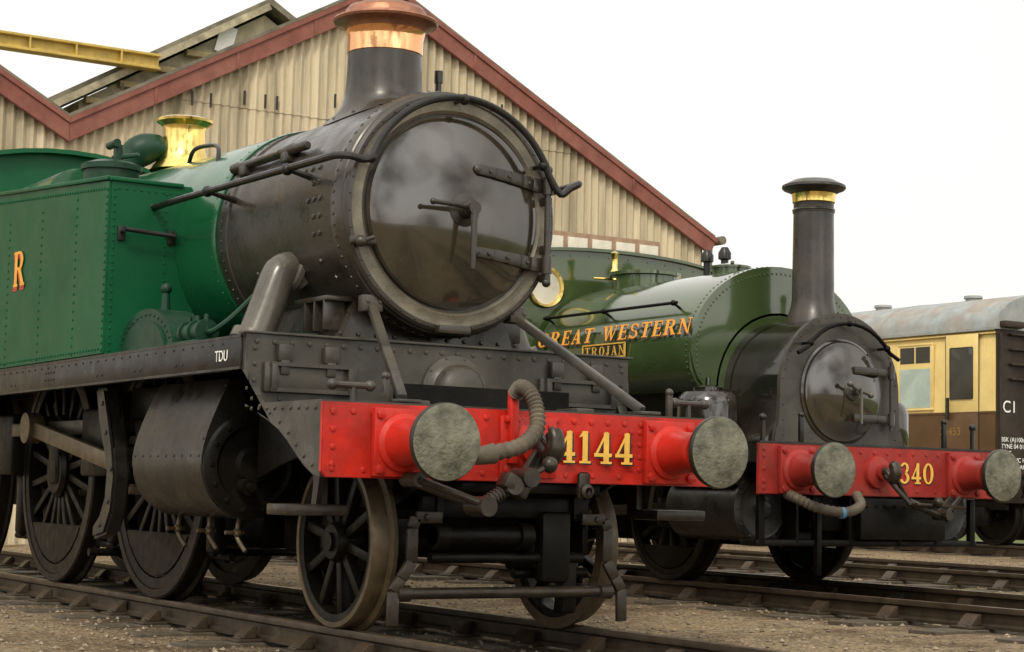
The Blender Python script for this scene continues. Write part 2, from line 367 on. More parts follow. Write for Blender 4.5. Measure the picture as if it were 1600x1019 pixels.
    mb.box((0,.52,1.255),(2.62,.96,.014))
    rr=.14
    pl=[(-1.31,1.66)]+[(-1.31+rr-rr*math.cos(a),1.265+rr-rr*math.sin(a)) for a in [math.radians(15*k) for k in range(7)]]
    pl=pl+[(-x,z) for x,z in pl[::-1]]
    mb.prism(pl,'xz',1.0,1.025,0,.004)
    mb.box((0,1.03,1.668),(2.66,.1,.014),0,None,.003)
    mb.rivrow((-1.25,1.0,1.62),(1.25,1.0,1.62),.11,(0,-1,0),.018)
    mb.rivrow((-1.26,1.0,1.4),(-1.26,1.0,1.58),.09,(0,-1,0),.016);mb.rivrow((1.26,1.0,1.4),(1.26,1.0,1.58),.09,(0,-1,0),.016)
    mb.rivrow((-1.1,1.0,1.3),(1.1,1.0,1.3),.2,(0,-1,0),.016)
    for s in(-1,1):
        cx=s*.92
        mb.box((cx,.985,1.42),(.58,.03,.17),0,None,.008)
        for d in(-.24,.24): mb.box((cx+d,.96,1.42),(.035,.04,.15),0,None,.005)
        mb.box((cx,.962,1.495),(.52,.035,.022));mb.box((cx,.962,1.35),(.52,.035,.022))
        for d in(-.17,.12): mb.box((cx+d,.975,1.56),(.09,.04,.1),0,None,.01);mb.box((cx+d,.975,1.48),(.06,.04,.09),0,None,.01)
        curve=[(.03,.87),(.12,.885),(.22,.93),(.32,.99),(.42,1.055),(.53,1.115),(.66,1.165),(.79,1.205),(.9,1.25),(.975,1.31),(1.02,1.39),(1.05,1.46),(1.12,1.5),(1.22,1.505)]
        cur=curve+[(1.22,1.66),(1.03,1.66),(1.0,1.5),(.985,1.262),(.03,1.262)]
        mb.prism(cur,'yz',s*1.305-.008,s*1.305+.008)
        for a,b in zip(curve,curve[1:]): mb.bar((s*1.27,a[0],a[1]),(s*1.27,b[0]+.004,b[1]),.085,.012)
        mb.rivrow((s*1.315,.1,1.22),(s*1.315,.9,1.235),.1,(s,0,0),.013)
        for k in range(1,10): mb.rivet((s*1.315,curve[k][0],curve[k][1]+.04),(s,0,0),.013)
        mb.box((s*.93,.06,1.32),(.035,.03,.15),0,None,.006); mb.ball((s*.93,.06,1.4),.024)
        mb.cyl((s*1.22,.1,1.345),(s*1.0,.1,1.345),.018,seg=10);mb.ball((s*1.22,.1,1.345),.03);mb.ball((s*1.0,.1,1.345),.03);mb.cyl((s*1.1,.1,1.26),(s*1.1,.1,1.345),.016,seg=8)
        mb.box((s*.55,.5,1.28),(.12,.3,.04),0,None,.01)
    hc=.03
    mb.lathe([(.22,0),(.22,.018),(.195,.025),(.165,.05),(.16,.1),(.13,.14),(.07,.165),(0,.17)],(hc,1.0,1.39),(0,-1,0),36)
    for k in range(10):
        a=2*math.pi*k/10;mb.rivet((hc+.207*math.cos(a),.98,1.39+.207*math.sin(a)),(0,-1,0),.01)
    fin(mb,'front_platform',T,['plate'])
    for s in(-1,1):
        mb=MB()
        a=(s*.5,1.06,1.87)
        mb.bar(a,(s*.79,.13,1.29),.055,.055,0,.012);mb.box((s*.79,.11,1.275),(.14,.14,.02),0,None,.005);mb.box((s*.5,1.08,1.89),(.12,.1,.1),0,None,.01)
        for d in(-.04,.04): mb.rivet((s*.5+d,1.03,1.9),(0,-1,0),.016)
        fin(mb,'smokebox_stay',T,['plate'])
    for s in(-1,1):
        mb=MB()
        mb.box((s*.97,5.45,1.648),(.72,8.8,.016),0)
        mb.box((s*1.318,5.45,1.56),(.02,8.8,.17),0,None,.003)
        mb.box((s*1.3,5.45,1.468),(.06,8.8,.015))
        mb.rivrow((s*1.33,1.3,1.615),(s*1.33,9.8,1.615),.15,(s,0,0),.009)
        for y in(1.9,2.6,3.3,5.2,6.1): mb.rivrow((s*1.33,y,1.52),(s*1.33,y+.1,1.52),.1,(s,0,0),.01)
        for y in(4.3,4.36,4.42,4.48): mb.rivrow((s*1.33,y,1.53),(s*1.33,y,1.58),.05,(s,0,0),.01)
        rb=fin(mb,'running_board',T,['black'])
        if s<0: font_text('TDU',.09,'white',rb,(-1.332,1.4,1.515),SIDE)
    # smokebox
    mb=MB()
    mb.lathe([(.0,2.8),(.752,2.8),(.76,2.79),(.76,2.66),(.748,2.655),(.745,1.18),(.748,1.17),(.752,1.1),(.74,1.04),(.715,1.02),(.0,1.02)],(0,0,CZ),(0,1,0),96,0)
    for k in range(72):
        a=2*math.pi*k/72; d=V((math.cos(a),0,math.sin(a)))
        mb.rivet(V((0,1.11,CZ))+d*.75,d,.014);mb.rivet(V((0,2.73,CZ))+d*.76,d,.012)
    for a,ys in((168,(1.35,1.42)),(176,(1.3,1.38,1.46)),(184,(1.3,1.38)),(160,(1.4,1.5,1.6)),(192,(1.32,1.4)),(205,(1.4,2.2,2.3)),(214,(1.3,1.7,2.0))):
        d=V((math.cos(math.radians(a)),0,math.sin(math.radians(a))))
        for y in ys: mb.rivet(V((0,y,CZ))+d*.746,d,.02);mb.rivet(V((0,y,CZ))+V((-d.x,0,d.z))*.746,(-d.x,0,d.z),.02)
    mb.prism([(-.62,1.67),(.62,1.67),(.5,1.95),(.35,2.05),(-.35,2.05),(-.5,1.95)],'xz',1.25,2.5,0,.01)
    mb.rivrow((-.61,1.24,1.72),(.61,1.24,1.72),.12,(0,-1,0),.014)
    for s in(-1,1):
        mb.box((s*.52,1.5,1.93),(.34,.45,.03),0,None,.004)
        for y in(1.32,1.45,1.58): mb.box((s*.62,y,1.83),(.14,.02,.18),0,None,.003)
    sb=fin(mb,'smokebox',T,['smoke'])
    mb=MB()
    d=V((math.cos(math.radians(146)),0,math.sin(math.radians(146))))
    p=V((0,0,CZ))+d*.785
    mb.sweep([p+V((0,y,0)) for y in(1.68,1.7,1.85,1.87,2.05,2.07,2.7,2.72,2.8)],[.02,.03,.03,.04,.04,.03,.03,.038,.038],12)
    mb.box(p+V((0,1.95,-.04)),(.08,.1,.07),0,None,.01);mb.box(p+V((0,2.6,-.04)),(.08,.1,.07),0,None,.01)
    fin(mb,'ejector_pipe',sb,['smoke'])
    mb=MB()
    mb.lathe([(.735,.06),(.728,.012),(.712,-.004),(.69,-.006),(.682,.006),(.66,.008),(.62,.0),(.6,.012),(.595,.03),(.5,.03)],(0,1.0,CZ),(0,1,0),96,[1,1,1,0,0,0,0,0,0])
    for k in range(0,44):
        a=2*math.pi*(k+.5)/44; d=V((math.cos(a),0,math.sin(a)))
        mb.rivet(V((0,.994,CZ))+d*.7,(0,-1,0),.009,1)
    fin(mb,'smokebox_ring',sb,['burnt','smoke'],'worn lighter steel ring around the smokebox door')
    R=.58; prof=[(R,.03),(R+.006,.0),(R-.004,-.02),(R-.02,-.028)]
    for k in range(1,17):
        r=(R-.02)*(1-k/16); prof.append((r,-.028-.105*(1-(r/(R-.02))**2)))
    mb=MB();mb.lathe(prof,(0,1.0,CZ),(0,1,0),96,0)
    dr=fin(mb,'smokebox_door',sb,['door'],'convex glossy black smokebox door with cloudy sheen')
    mb=MB()
    def dY(x,z): return min(.985,.972-.105*(1-(x*x+(z-CZ)**2)/.3136))
    for z,z2 in((2.73,2.69),(2.23,2.2)):
        xs=[.1,.22,.34,.45,.54,.62]
        for i,(a,b) in enumerate(zip(xs,xs[1:])):
            za=z+(z2-z)*(a-.1)/.52;zb=z+(z2-z)*(b-.1)/.52
            mb.bar((a,dY(a,za)-.015,za),(b,dY(b,zb)-.015,zb),.062+.006*i,.022,0,.003,up=(0,-1,0))
        mb.ball((.1,dY(.1,z)-.012,z),.032,0,12,(1,.5,1))
        for x in(.18,.33,.5): mb.rivet((x,dY(x,z)-.03,z+(z2-z)*(x-.1)/.52),(0,-1,0),.014)
        mb.cyl((.63,.93,z2-.055),(.63,.93,z2+.055),.032,seg=14)
    mb.cyl((.63,.93,2.1),(.63,.93,2.78),.02,seg=12);mb.ball((.63,.93,2.79),.028);mb.ball((.63,.93,2.09),.028)
    for z in(2.6,2.3,2.12): mb.box((.64,.965,z),(.05,.07,.05),0,None,.01)
    fin(mb,'door_hinge',dr,['smoke'])
    mb=MB()
    mb.lathe([(.1,0),(.1,.02),(.055,.03),(.045,.09),(.03,.1),(.03,.14),(0,.145)],(0,.885,CZ),(0,-1,0),24)
    mb.sweep([(0,.78,CZ+.01),(-.12,.77,CZ+.012),(-.27,.77,CZ+.015)],[.022,.016,.014],10);mb.ball((-.27,.77,CZ+.015),.02)
    mb.sweep([(0,.76,CZ),(.0,.75,CZ-.15),(-.0,.755,CZ-.36)],[.024,.018,.015],10);mb.cyl((0,.74,CZ),(0,.8,CZ),.04,seg=14)
    fin(mb,'door_handle',dr,['smoke'])
    mb=MB()
    d=V((math.cos(math.radians(200)),0,math.sin(math.radians(200))))
    mb.box(V((0,.97,CZ))+d*.66,(.16,.05,.05),0,None,.012);mb.ball(V((0,.94,CZ))+d*.69,.034);mb.cyl(V((0,.94,CZ))+d*.6,V((0,.94,CZ))+d*.72,.014,seg=8)
    fin(mb,'door_clip',sb,['smoke'])
    mb=MB();mb.box((.0,.97,CZ-.71),(.22,.06,.05),0,None,.01);fin(mb,'door_clip',sb,['smoke'])
    # chimney
    mb=MB()
    seg=48; rings=[]
    for r,h in((.39,None),(.35,.012),(.30,.035),(.272,.065),(.255,.11),(.247,.17),(.243,.25),(.24,.47)):
        ring=[]
        for k in range(seg):
            a=2*math.pi*k/seg; x=r*math.cos(a);y=1.94+r*math.sin(a)
            base=CZ+math.sqrt(max(.0,.75**2-x*x))
            z=base+.004 if h is None else (base*(1-min(1,h/.12))+ (CZ+.75)*min(1,h/.12))+h
            ring.append(mb.bm.verts.new((x,y,z)))
        rings.append(ring)
    for a,b in zip(rings,rings[1:]):
        for k in range(seg): mb.face([a[k],a[(k+1)%seg],b[(k+1)%seg],b[k]])
    zt=CZ+.75+.47
    mb.lathe([(.238,0),(.245,.005),(.245,.02),(.2,.02)],(0,1.94,zt-.012),(0,0,1),48)
    mb.lathe([(.246,0),(.25,.006),(.246,.012)],(0,1.94,CZ+.75+.14),(0,0,1),48)
    for k in range(12):
        a=2*math.pi*k/12;x=.35*math.cos(a);mb.rivet((x,1.94+.35*math.sin(a),CZ+math.sqrt(.75**2-x*x)+.02),(x,0,.75),.014)
    ch=fin(mb,'chimney',T,['smoke'],'straight black chimney with polished copper cap')
    mb=MB()
    mb.lathe([(.236,-.08),(.246,-.07),(.248,.03),(.258,.08),(.29,.115),(.335,.13),(.343,.145),(.335,.158),(.275,.17),(.264,.185),(.262,.215),(.24,.24),(.2,.255),(.19,.24),(.19,.1)],(0,1.94,3.68),(0,0,1),56,[0,0,0,1,1,1,1,1,1,1,1,1,1,1])
    fin(mb,'chimney_cap',ch,['copper','copperd'])
    mb=MB()
    mb.cyl((.44,2.0,3.02),(.44,2.0,3.56),.024,.022,12);mb.cyl((.44,2.0,3.5),(.44,2.0,3.58),.03,seg=12)
    fin(mb,'lamp_bracket',T,['smoke'])
    # handrail
    mb=MB()
    pts=[(-.95,3.5,2.7),(-.93,2.8,2.705),(-.88,1.8,2.71),(-.84,1.05,2.715),(-.82,.93,2.715),(-.76,.87,2.71),(-.68,.87,2.70)]
    for a in range(158,16,-8): pts.append((.665*math.cos(math.radians(a)),.89,CZ+.665*math.sin(math.radians(a))+ .015))
    pts+=[(.69,.88,2.64),(.75,.87,2.68),(.83,.89,2.72),(.86,1.1,2.72),(.9,2.2,2.71),(.95,3.5,2.7)]
    mb.sweep(spline(pts,4),.023,10)
    for y,x in((3.5,.95),(2.6,.92),(1.5,.87)):
        for s in(-1,1): mb.ball((s*x,y,2.705),.038,0,12);mb.cyl((s*x,y,2.705),(s*(x-.23),y,2.66),.015,.024,8)
    for a in(158,90,30):
        q=V((.665*math.cos(math.radians(a)),.9,CZ+.675*math.sin(math.radians(a))));mb.ball(q,.036,0,12);mb.cyl(q,q+V((0,.12,0)),.014,seg=8)
    fin(mb,'handrail',T,['black'])
    for s in(-1,1):
        mb=MB()
        Pp=spline([(s*.6,1.78,2.08),(s*.69,1.78,2.14),(s*.765,1.77,2.11),(s*.82,1.76,1.99),(s*.88,1.75,1.83),(s*.95,1.74,1.66)],6)
        mb.sweep(Pp,[.1]*6+[.106]*6+[.11]*30,24)
        mb.lathe([(.135,0),(.135,.03),(.11,.04)],(s*.66,1.78,2.11),(s,0,.35),24)
        mb.sweep([(s*.93,1.743,1.71),(s*.955,1.74,1.655)],.145,24)
        for k in range(8):
            a=2*math.pi*k/8;mb.rivet((s*.935+.13*math.cos(a),1.743+.13*math.sin(a),1.71),(0,0,1),.016)
        fin(mb,'steam_pipe',T,['pipe'])
    # boiler
    mb=MB()
    mb.lathe([(.0,2.8),(.772,2.8),(.778,2.83),(.778,2.9),(.774,2.9),(.80,4.0),(.86,5.6),(.88,6.0),(.88,8.2),(0,8.2)],(0,0,CZ),(0,1,0),80)
    for k in range(60):
        a=2*math.pi*k/60; d=V((math.cos(a),0,math.sin(a)));mb.rivet(V((0,2.865,CZ))+d*.778,d,.008)
    fb=[(-.9,1.8)]+[(-.9+.28-.28*math.cos(a),3.08+.28*math.sin(a)) for a in [math.radians(15*k) for k in range(7)]]
    fb=fb+[(-x,z) for x,z in fb[::-1]]
    mb.prism(fb,'xz',6.0,8.2,0,.02)
    fin(mb,'boiler',T,['green'])
    mb=MB()
    mb.lathe([(.27,-.02),(.24,.02),(.2,.07),(.175,.14),(.165,.3),(.175,.34),(.2,.36),(.225,.375),(.228,.395),(.19,.41),(.15,.405),(.14,.38)],(0,5.35,3.33),(0,0,1),40,0)
    fin(mb,'safety_valve_bonnet',T,['brass'],'polished brass safety valve bonnet with wide lip')
    mb=MB()
    mb.sweep(spline([(-.08,5.36,3.44),(-.2,5.42,3.49),(-.32,5.48,3.46),(-.42,5.52,3.35),(-.5,5.55,3.16)],6),[.05,.06,.07,.08,.09,.1,.11,.115,.12,.125,.13,.13,.13,.13,.125,.12,.12,.12,.12,.12,.12,.12,.12,.12,.12],20)
    fin(mb,'top_feed_cover',T,['greend'])
    mb=MB()
    mb.sweep(spline([(-.5,3.45,3.05),(-.44,3.6,3.2),(-.38,3.95,3.27),(-.34,4.3,3.29),(-.3,4.5,3.2)],6),.016,10)
    fin(mb,'feed_pipe',T,['black'])
    for s in(-1,1):
        mb=MB()
        y0,y1=3.47,8.2
        prof=[(y0,1.66),(y1,1.66),(y1,3.12),(6.6,3.12),(y0,2.87)]
        mb.prism(prof,'yz',-1.27 if s<0 else .6,-.6 if s<0 else 1.27,0,.018)
        mb.bar((s*1.272,y0+.01,2.875),(s*1.272,6.6,3.125),.03,.03,0,.008)
        mb.bar((s*1.27,y0-.003,2.87),(s*.74,y0-.003,2.87),.03,.03,0,.008)
        mb.rivrow((s*1.272,y0+.04,1.7),(s*1.272,y0+.04,2.8),.05,(s,0,0),.0115)
        mb.rivrow((s*1.272,y0+.1,2.81),(s*1.272,6.5,3.04),.055,(s,0,0),.0115)
        for y in(4.12,4.9,5.7,6.5): mb.rivrow((s*1.272,y,1.7),(s*1.272,y,2.8),.06,(s,0,0),.011)
        mb.rivrow((s*1.272,y0+.1,1.71),(s*1.272,7.0,1.71),.06,(s,0,0),.0105)
        mb.rivrow((s*1.23,y0,1.7),(s*1.23,y0,2.8),.05,(0,-1,0),.0115)
        mb.rivrow((s*1.2,y0,2.81),(s*.78,y0,2.81),.05,(0,-1,0),.0115)
        mb.rivrow((s*.86,y0,1.9),(s*.86,y0,2.8),.06,(0,-1,0),.0115)
        tk=fin(mb,'side_tank',T,['tankgreen'])
        mb=MB()
        mb.cyl((s*1.18,y0-.09,2.52),(s*.82,y0-.09,2.5),.016,seg=10)
        for x in(1.18,.82): mb.cyl((s*x,y0-.09,2.51),(s*x,y0,2.51),.013,seg=8);mb.box((s*x,y0-.01,2.5),(.05,.02,.1),0,None,.005)
        fin(mb,'grab_handle',tk,['black'])
        mb=MB()
        z=2.97
        mb.lathe([(.2,-.08),(.2,.1),(.22,.1),(.22,.14),(.14,.17),(0,.18)],(s*.95,4.35,z),(0,0,1),28)
        mb.bar((s*.95,4.35,z+.2),(s*.8,4.2,z+.22),.04,.03,0,.008);mb.box((s*.92,4.31,z+.22),(.06,.06,.16),0,None,.015);mb.cyl((s*.95,4.25,z+.3),(s*.95,4.42,z+.3),.03,seg=12)
        fin(mb,'tank_filler',tk,['greend'])
        if s<0:
            mb=MB()
            lettering(mb,'R',.27,(-1.274,5.53,2.29),(0,-1,0),(0,0,1),(-1,0,0),.2,1.15,((-.09,-.12,0,1),(-.045,-.06,.003,2),(0,0,.006,0)))
            fin(mb,'painted_letter',tk,['gold','orange','orange'])
    for s in(-1,1):
        mb=MB()
        pts=[(3.04+.5*math.cos(a),1.655+.30*math.sin(a)) for a in [math.radians(10*k) for k in range(19)]]
        mb.prism(pts,'yz',min(s*.9,s*1.14),max(s*.9,s*1.14),0,.01)
        pts2=[(3.04+.4*math.cos(a),1.66+.21*math.sin(a)) for a in [math.radians(10*k) for k in range(19)]]
        mb.prism(pts2,'yz',min(s*1.13,s*1.16),max(s*1.13,s*1.16),0,.012)
        for k in range(1,18):
            a=math.radians(10*k);mb.rivet((s*1.142,3.04+.455*math.cos(a),1.655+.26*math.sin(a)),(s,0,0),.012)
        mb.cyl((s*1.0,3.05,1.93),(s*1.0,3.05,2.08),.035,.024,14);mb.ball((s*1.0,3.05,2.1),.04)
        fin(mb,'splasher',T,['greend'],'low half-round dark green riveted splasher')
        mb=MB()
        mb.box((s*1.05,2.4,1.68),(.2,.5,.05),0,None,.01);mb.cyl((s*1.05,2.2,1.76),(s*1.05,2.54,1.76),.065,seg=20)
        for y in(2.22,2.36,2.5): mb.cyl((s*1.05,y-.015,1.76),(s*1.05,y+.015,1.76),.08,seg=18);mb.cyl((s*1.05,y,1.76),(s*1.05,y,1.87),.024,.016,10)
        mb.sweep(spline([(s*1.05,2.2,1.76),(s*1.05,2.1,1.76),(s*.95,2.05,1.85),(s*.8,2.05,2.0)],5),.018,8)
        fin(mb,'lubricator_pump',T,['greend'])
    # cab
    mb=MB()
    arc=[(1.3*math.cos(a),3.3+.55*math.sin(a)) for a in [math.radians(10*k) for k in range(19)]]
    mb.prism([(1.27,1.66)]+arc+[(-1.27,1.66)],'xz',8.2,8.23)
    rf=[(1.36*math.cos(a),3.31+.58*math.sin(a)) for a in [math.radians(10*k) for k in range(19)]]+[(1.31*math.cos(a),3.3+.55*math.sin(a)) for a in [math.radians(180-10*k) for k in range(19)]]
    mb.prism(rf,'xz',8.1,10.2)
    for s in(-1,1): mb.box((s*1.28,9.5,2.3),(.02,1.2,1.3))
    fin(mb,'cab',T,['tankgreen'])
    # cylinders
    for s in(-1,1):
        mb=MB()
        cx,cz,r=.98,.93,.32
        arcp=[(cx+r*math.cos(a),cz+r*math.sin(a)) for a in [math.radians(-150+10*k) for k in range(16)]]
        pl=[(.62,1.45)]+[(.62,.8)]+arcp+[(1.3,.98),(1.29,1.04),(1.272,1.11),(1.248,1.18),(1.22,1.25),(1.19,1.32),(1.16,1.38),(1.13,1.44)]
        pl=[(s*x,z) for x,z in pl]
        mb.prism(pl,'xz',1.62,2.75,0,.012)
        mb.rivrow((s*1.3,1.66,.98),(s*1.3,2.7,.98),.13,(s,0,.1),.01)
        mb.rivrow((s*1.15,1.65,1.4),(s*1.28,1.65,1.08),.07,(s,0,.3),.011)
        cy=fin(mb,'cylinder',T,['black'])
        mb=MB()
        mb.lathe([(.315,0),(.315,.02),(.30,.03),(.29,.035),(.24,.04),(.22,.02),(.12,.025),(.1,.06),(.05,.065),(0,.065)],(s*cx,1.615,cz),(0,-1,0),40)
        for k in range(14):
            a=2*math.pi*k/14;mb.rivet((s*cx+.27*math.cos(a),1.575,cz+.27*math.sin(a)),(0,-1,0),.018)
        mb.cyl((s*1.04,1.6,.8),(s*1.04,1.5,.8),.05,seg=16);mb.cyl((s*1.04,1.5,.8),(s*1.04,1.46,.8),.025,seg=12)
        fin(mb,'cylinder_cover',cy,['under'])
        for y in(1.72,2.15,2.65):
            mb=MB()
            mb.sweep(spline([(s*1.0,y,.63),(s*1.02,y-.02,.56),(s*1.02,y-.02,.5),(s*1.0,y-.1,.42)],4),.014,8);mb.ball((s*1.02,y-.02,.53),.03,0,10);mb.cyl((s*.98,y-.02,.53),(s*1.1,y-.02,.53),.012,seg=8)
            fin(mb,'drain_cock',cy,['tyre'])
        for z in(1.1,.76):
            mb=MB();mb.box((s*.98,3.35,z),(.07,1.2,.055),0,None,.006);fin(mb,'slide_bar',T,['rod'])
        mb=MB();mb.box((s*.98,3.75,.93),(.12,.3,.26),0,None,.02);mb.cyl((s*.98,2.7,.93),(s*.98,3.7,.93),.035,seg=14)
        fin(mb,'crosshead',T,['rod'])
        mb=MB()
        sh=[(3.72,1.46),(3.66,1.25),(3.52,1.05),(3.46,.85),(3.5,.62),(3.62,.46),(3.85,.42),(3.85,.52),(3.7,.56),(3.6,.7),(3.58,.9),(3.66,1.05),(3.8,1.2),(3.9,1.46)]
        mb.prism(sh,'yz',min(s*1.04,s*1.16),max(s*1.04,s*1.16),0,.02)
        for z,y in((1.35,3.74),(1.15,3.65),(.9,3.52),(.68,3.56),(.52,3.7)): mb.rivet((s*1.16,y,z),(s,0,0),.02)
        mb.box((s*.85,3.86,1.2),(.45,.05,.5))
        fin(mb,'motion_bracket',T,['black'])
        mb=MB()
        cyk=.864+g0+.33
        mb.bar((s*1.02,3.75,.93),(s*1.02,5.72,cyk),.05,.12,0,.012);mb.cyl((s*.97,5.72,cyk),(s*1.08,5.72,cyk),.12,seg=22);mb.cyl((s*.97,3.75,.93),(s*1.08,3.75,.93),.08,seg=20)
        fin(mb,'connecting_rod',T,['tyre'])
        mb=MB()
        mb.bar((s*.9,3.57,cyk),(s*.9,8.08,cyk),.045,.11,0,.01)
        for y in(3.57,5.72,8.08): mb.cyl((s*.86,y,cyk),(s*.95,y,cyk),.1,seg=20)
        fin(mb,'coupling_rod',T,['rod'])
        mb=MB()
        mb.box((s*1.2,.4,.69),(.36,.24,.06),0,None,.008);mb.bar((s*1.1,.5,.7),(s*1.1,.45,.92),.03,.06);mb.box((s*1.05,.55,.9),(.04,.1,.45))
        fin(mb,'footstep',T,['rod'])
    w0=wheel(T,'driving_wheel',.864,(-.8,3.57,.864+g0),18,crank=.33)
    off=w0.location-V((-.8,3.57,.864+g0))
    for y in(5.72,8.08): copytree(w0,T,V((-.8,y,.864+g0))+off)
    for y in(3.57,5.72,8.08): mirror_wheel(w0,T,(.8,y,.864+g0),off)
    ly=.85
    w1=wheel(T,'leading_wheel',.4825,(-.8,ly,.4825+g0),10,mats=('under','tyre'))
    off=w1.location-V((-.8,ly,.4825+g0)); mirror_wheel(w1,T,(.8,ly,.4825+g0),off)
    for y,z,r in((ly,.4825,.08),(3.57,.864,.1),(5.72,.864,.1),(8.08,.864,.1)):
        mb=MB();mb.cyl((-.7,y,z+g0),(.7,y,z+g0),r,seg=18);fin(mb,'axle',T,['under'])
    mb=MB()
    for s in(-1,1):
        mb.box((s*.56,.95,.55),(.04,1.2,.2),0,None,.01);mb.box((s*.5,ly,.48),(.2,.28,.28),0,None,.03)
        mb.prism([(.28,.78),(1.6,.78),(1.6,.62),(1.1,.62),(.93,.68),(.7,.62),(.28,.66)],'yz',s*.45-.02,s*.45+.02)
    mb.box((0,.33,.72),(1.1,.05,.12),0,None,.01);mb.box((0,1.4,.6),(1.1,.06,.4));mb.cyl((-.5,.27,.56),(.12,.27,.56),.055,seg=18);mb.cyl((-.5,.27,.56),(-.42,.27,.56),.075,seg=18);mb.cyl((.04,.27,.56),(.12,.27,.56),.075,seg=18)
    mb.cyl((-.5,.3,.44),(.5,.3,.44),.03,seg=12)
    mb.box((.3,.3,.5),(.2,.1,.4),0,None,.03);mb.box((.42,.34,.3),(.1,.1,.35),0,None,.02);mb.cyl((.1,.4,.35),(.6,.4,.35),.03,seg=10)
    mb.box((0,.8,.75),(.5,.5,.3),0,None,.04);mb.box((0,1.9,.55),(.9,.8,.3),0,None,.04);mb.bar((.35,.3,.45),(.62,.5,.3),.05,.03);mb.box((0,.2,.83),(.9,.3,.06),0,None,.01)
    fin(mb,'leading_truck_frame',T,['under'])
    for s in(-1,1):
        mb=MB()
        P=[(s*.46,.25,.66),(s*.62,.25,.66),(s*.64,.25,.6),(s*.64,.25,.42),(s*.7,.25,.33),(s*.745,.25,.26),(s*.75,.25,.08)]
        for a,b in zip(P,P[1:]): mb.bar(a,b,.065,.03,0,.006,up=(0,-1,0))
        mb.rivet((s*.56,.23,.66),(0,-1,0),.02)
        fin(mb,'rail_guard',T,['rod'])
    mb=MB();mb.cyl((-.7,.27,.25),(.66,.27,.25),.032,seg=14);mb.cyl((-.72,.27,.25),(-.64,.27,.25),.045,seg=14);mb.cyl((.6,.27,.25),(.68,.27,.25),.045,seg=14)
    fin(mb,'guard_crossbar',T,['rod'])
    return T
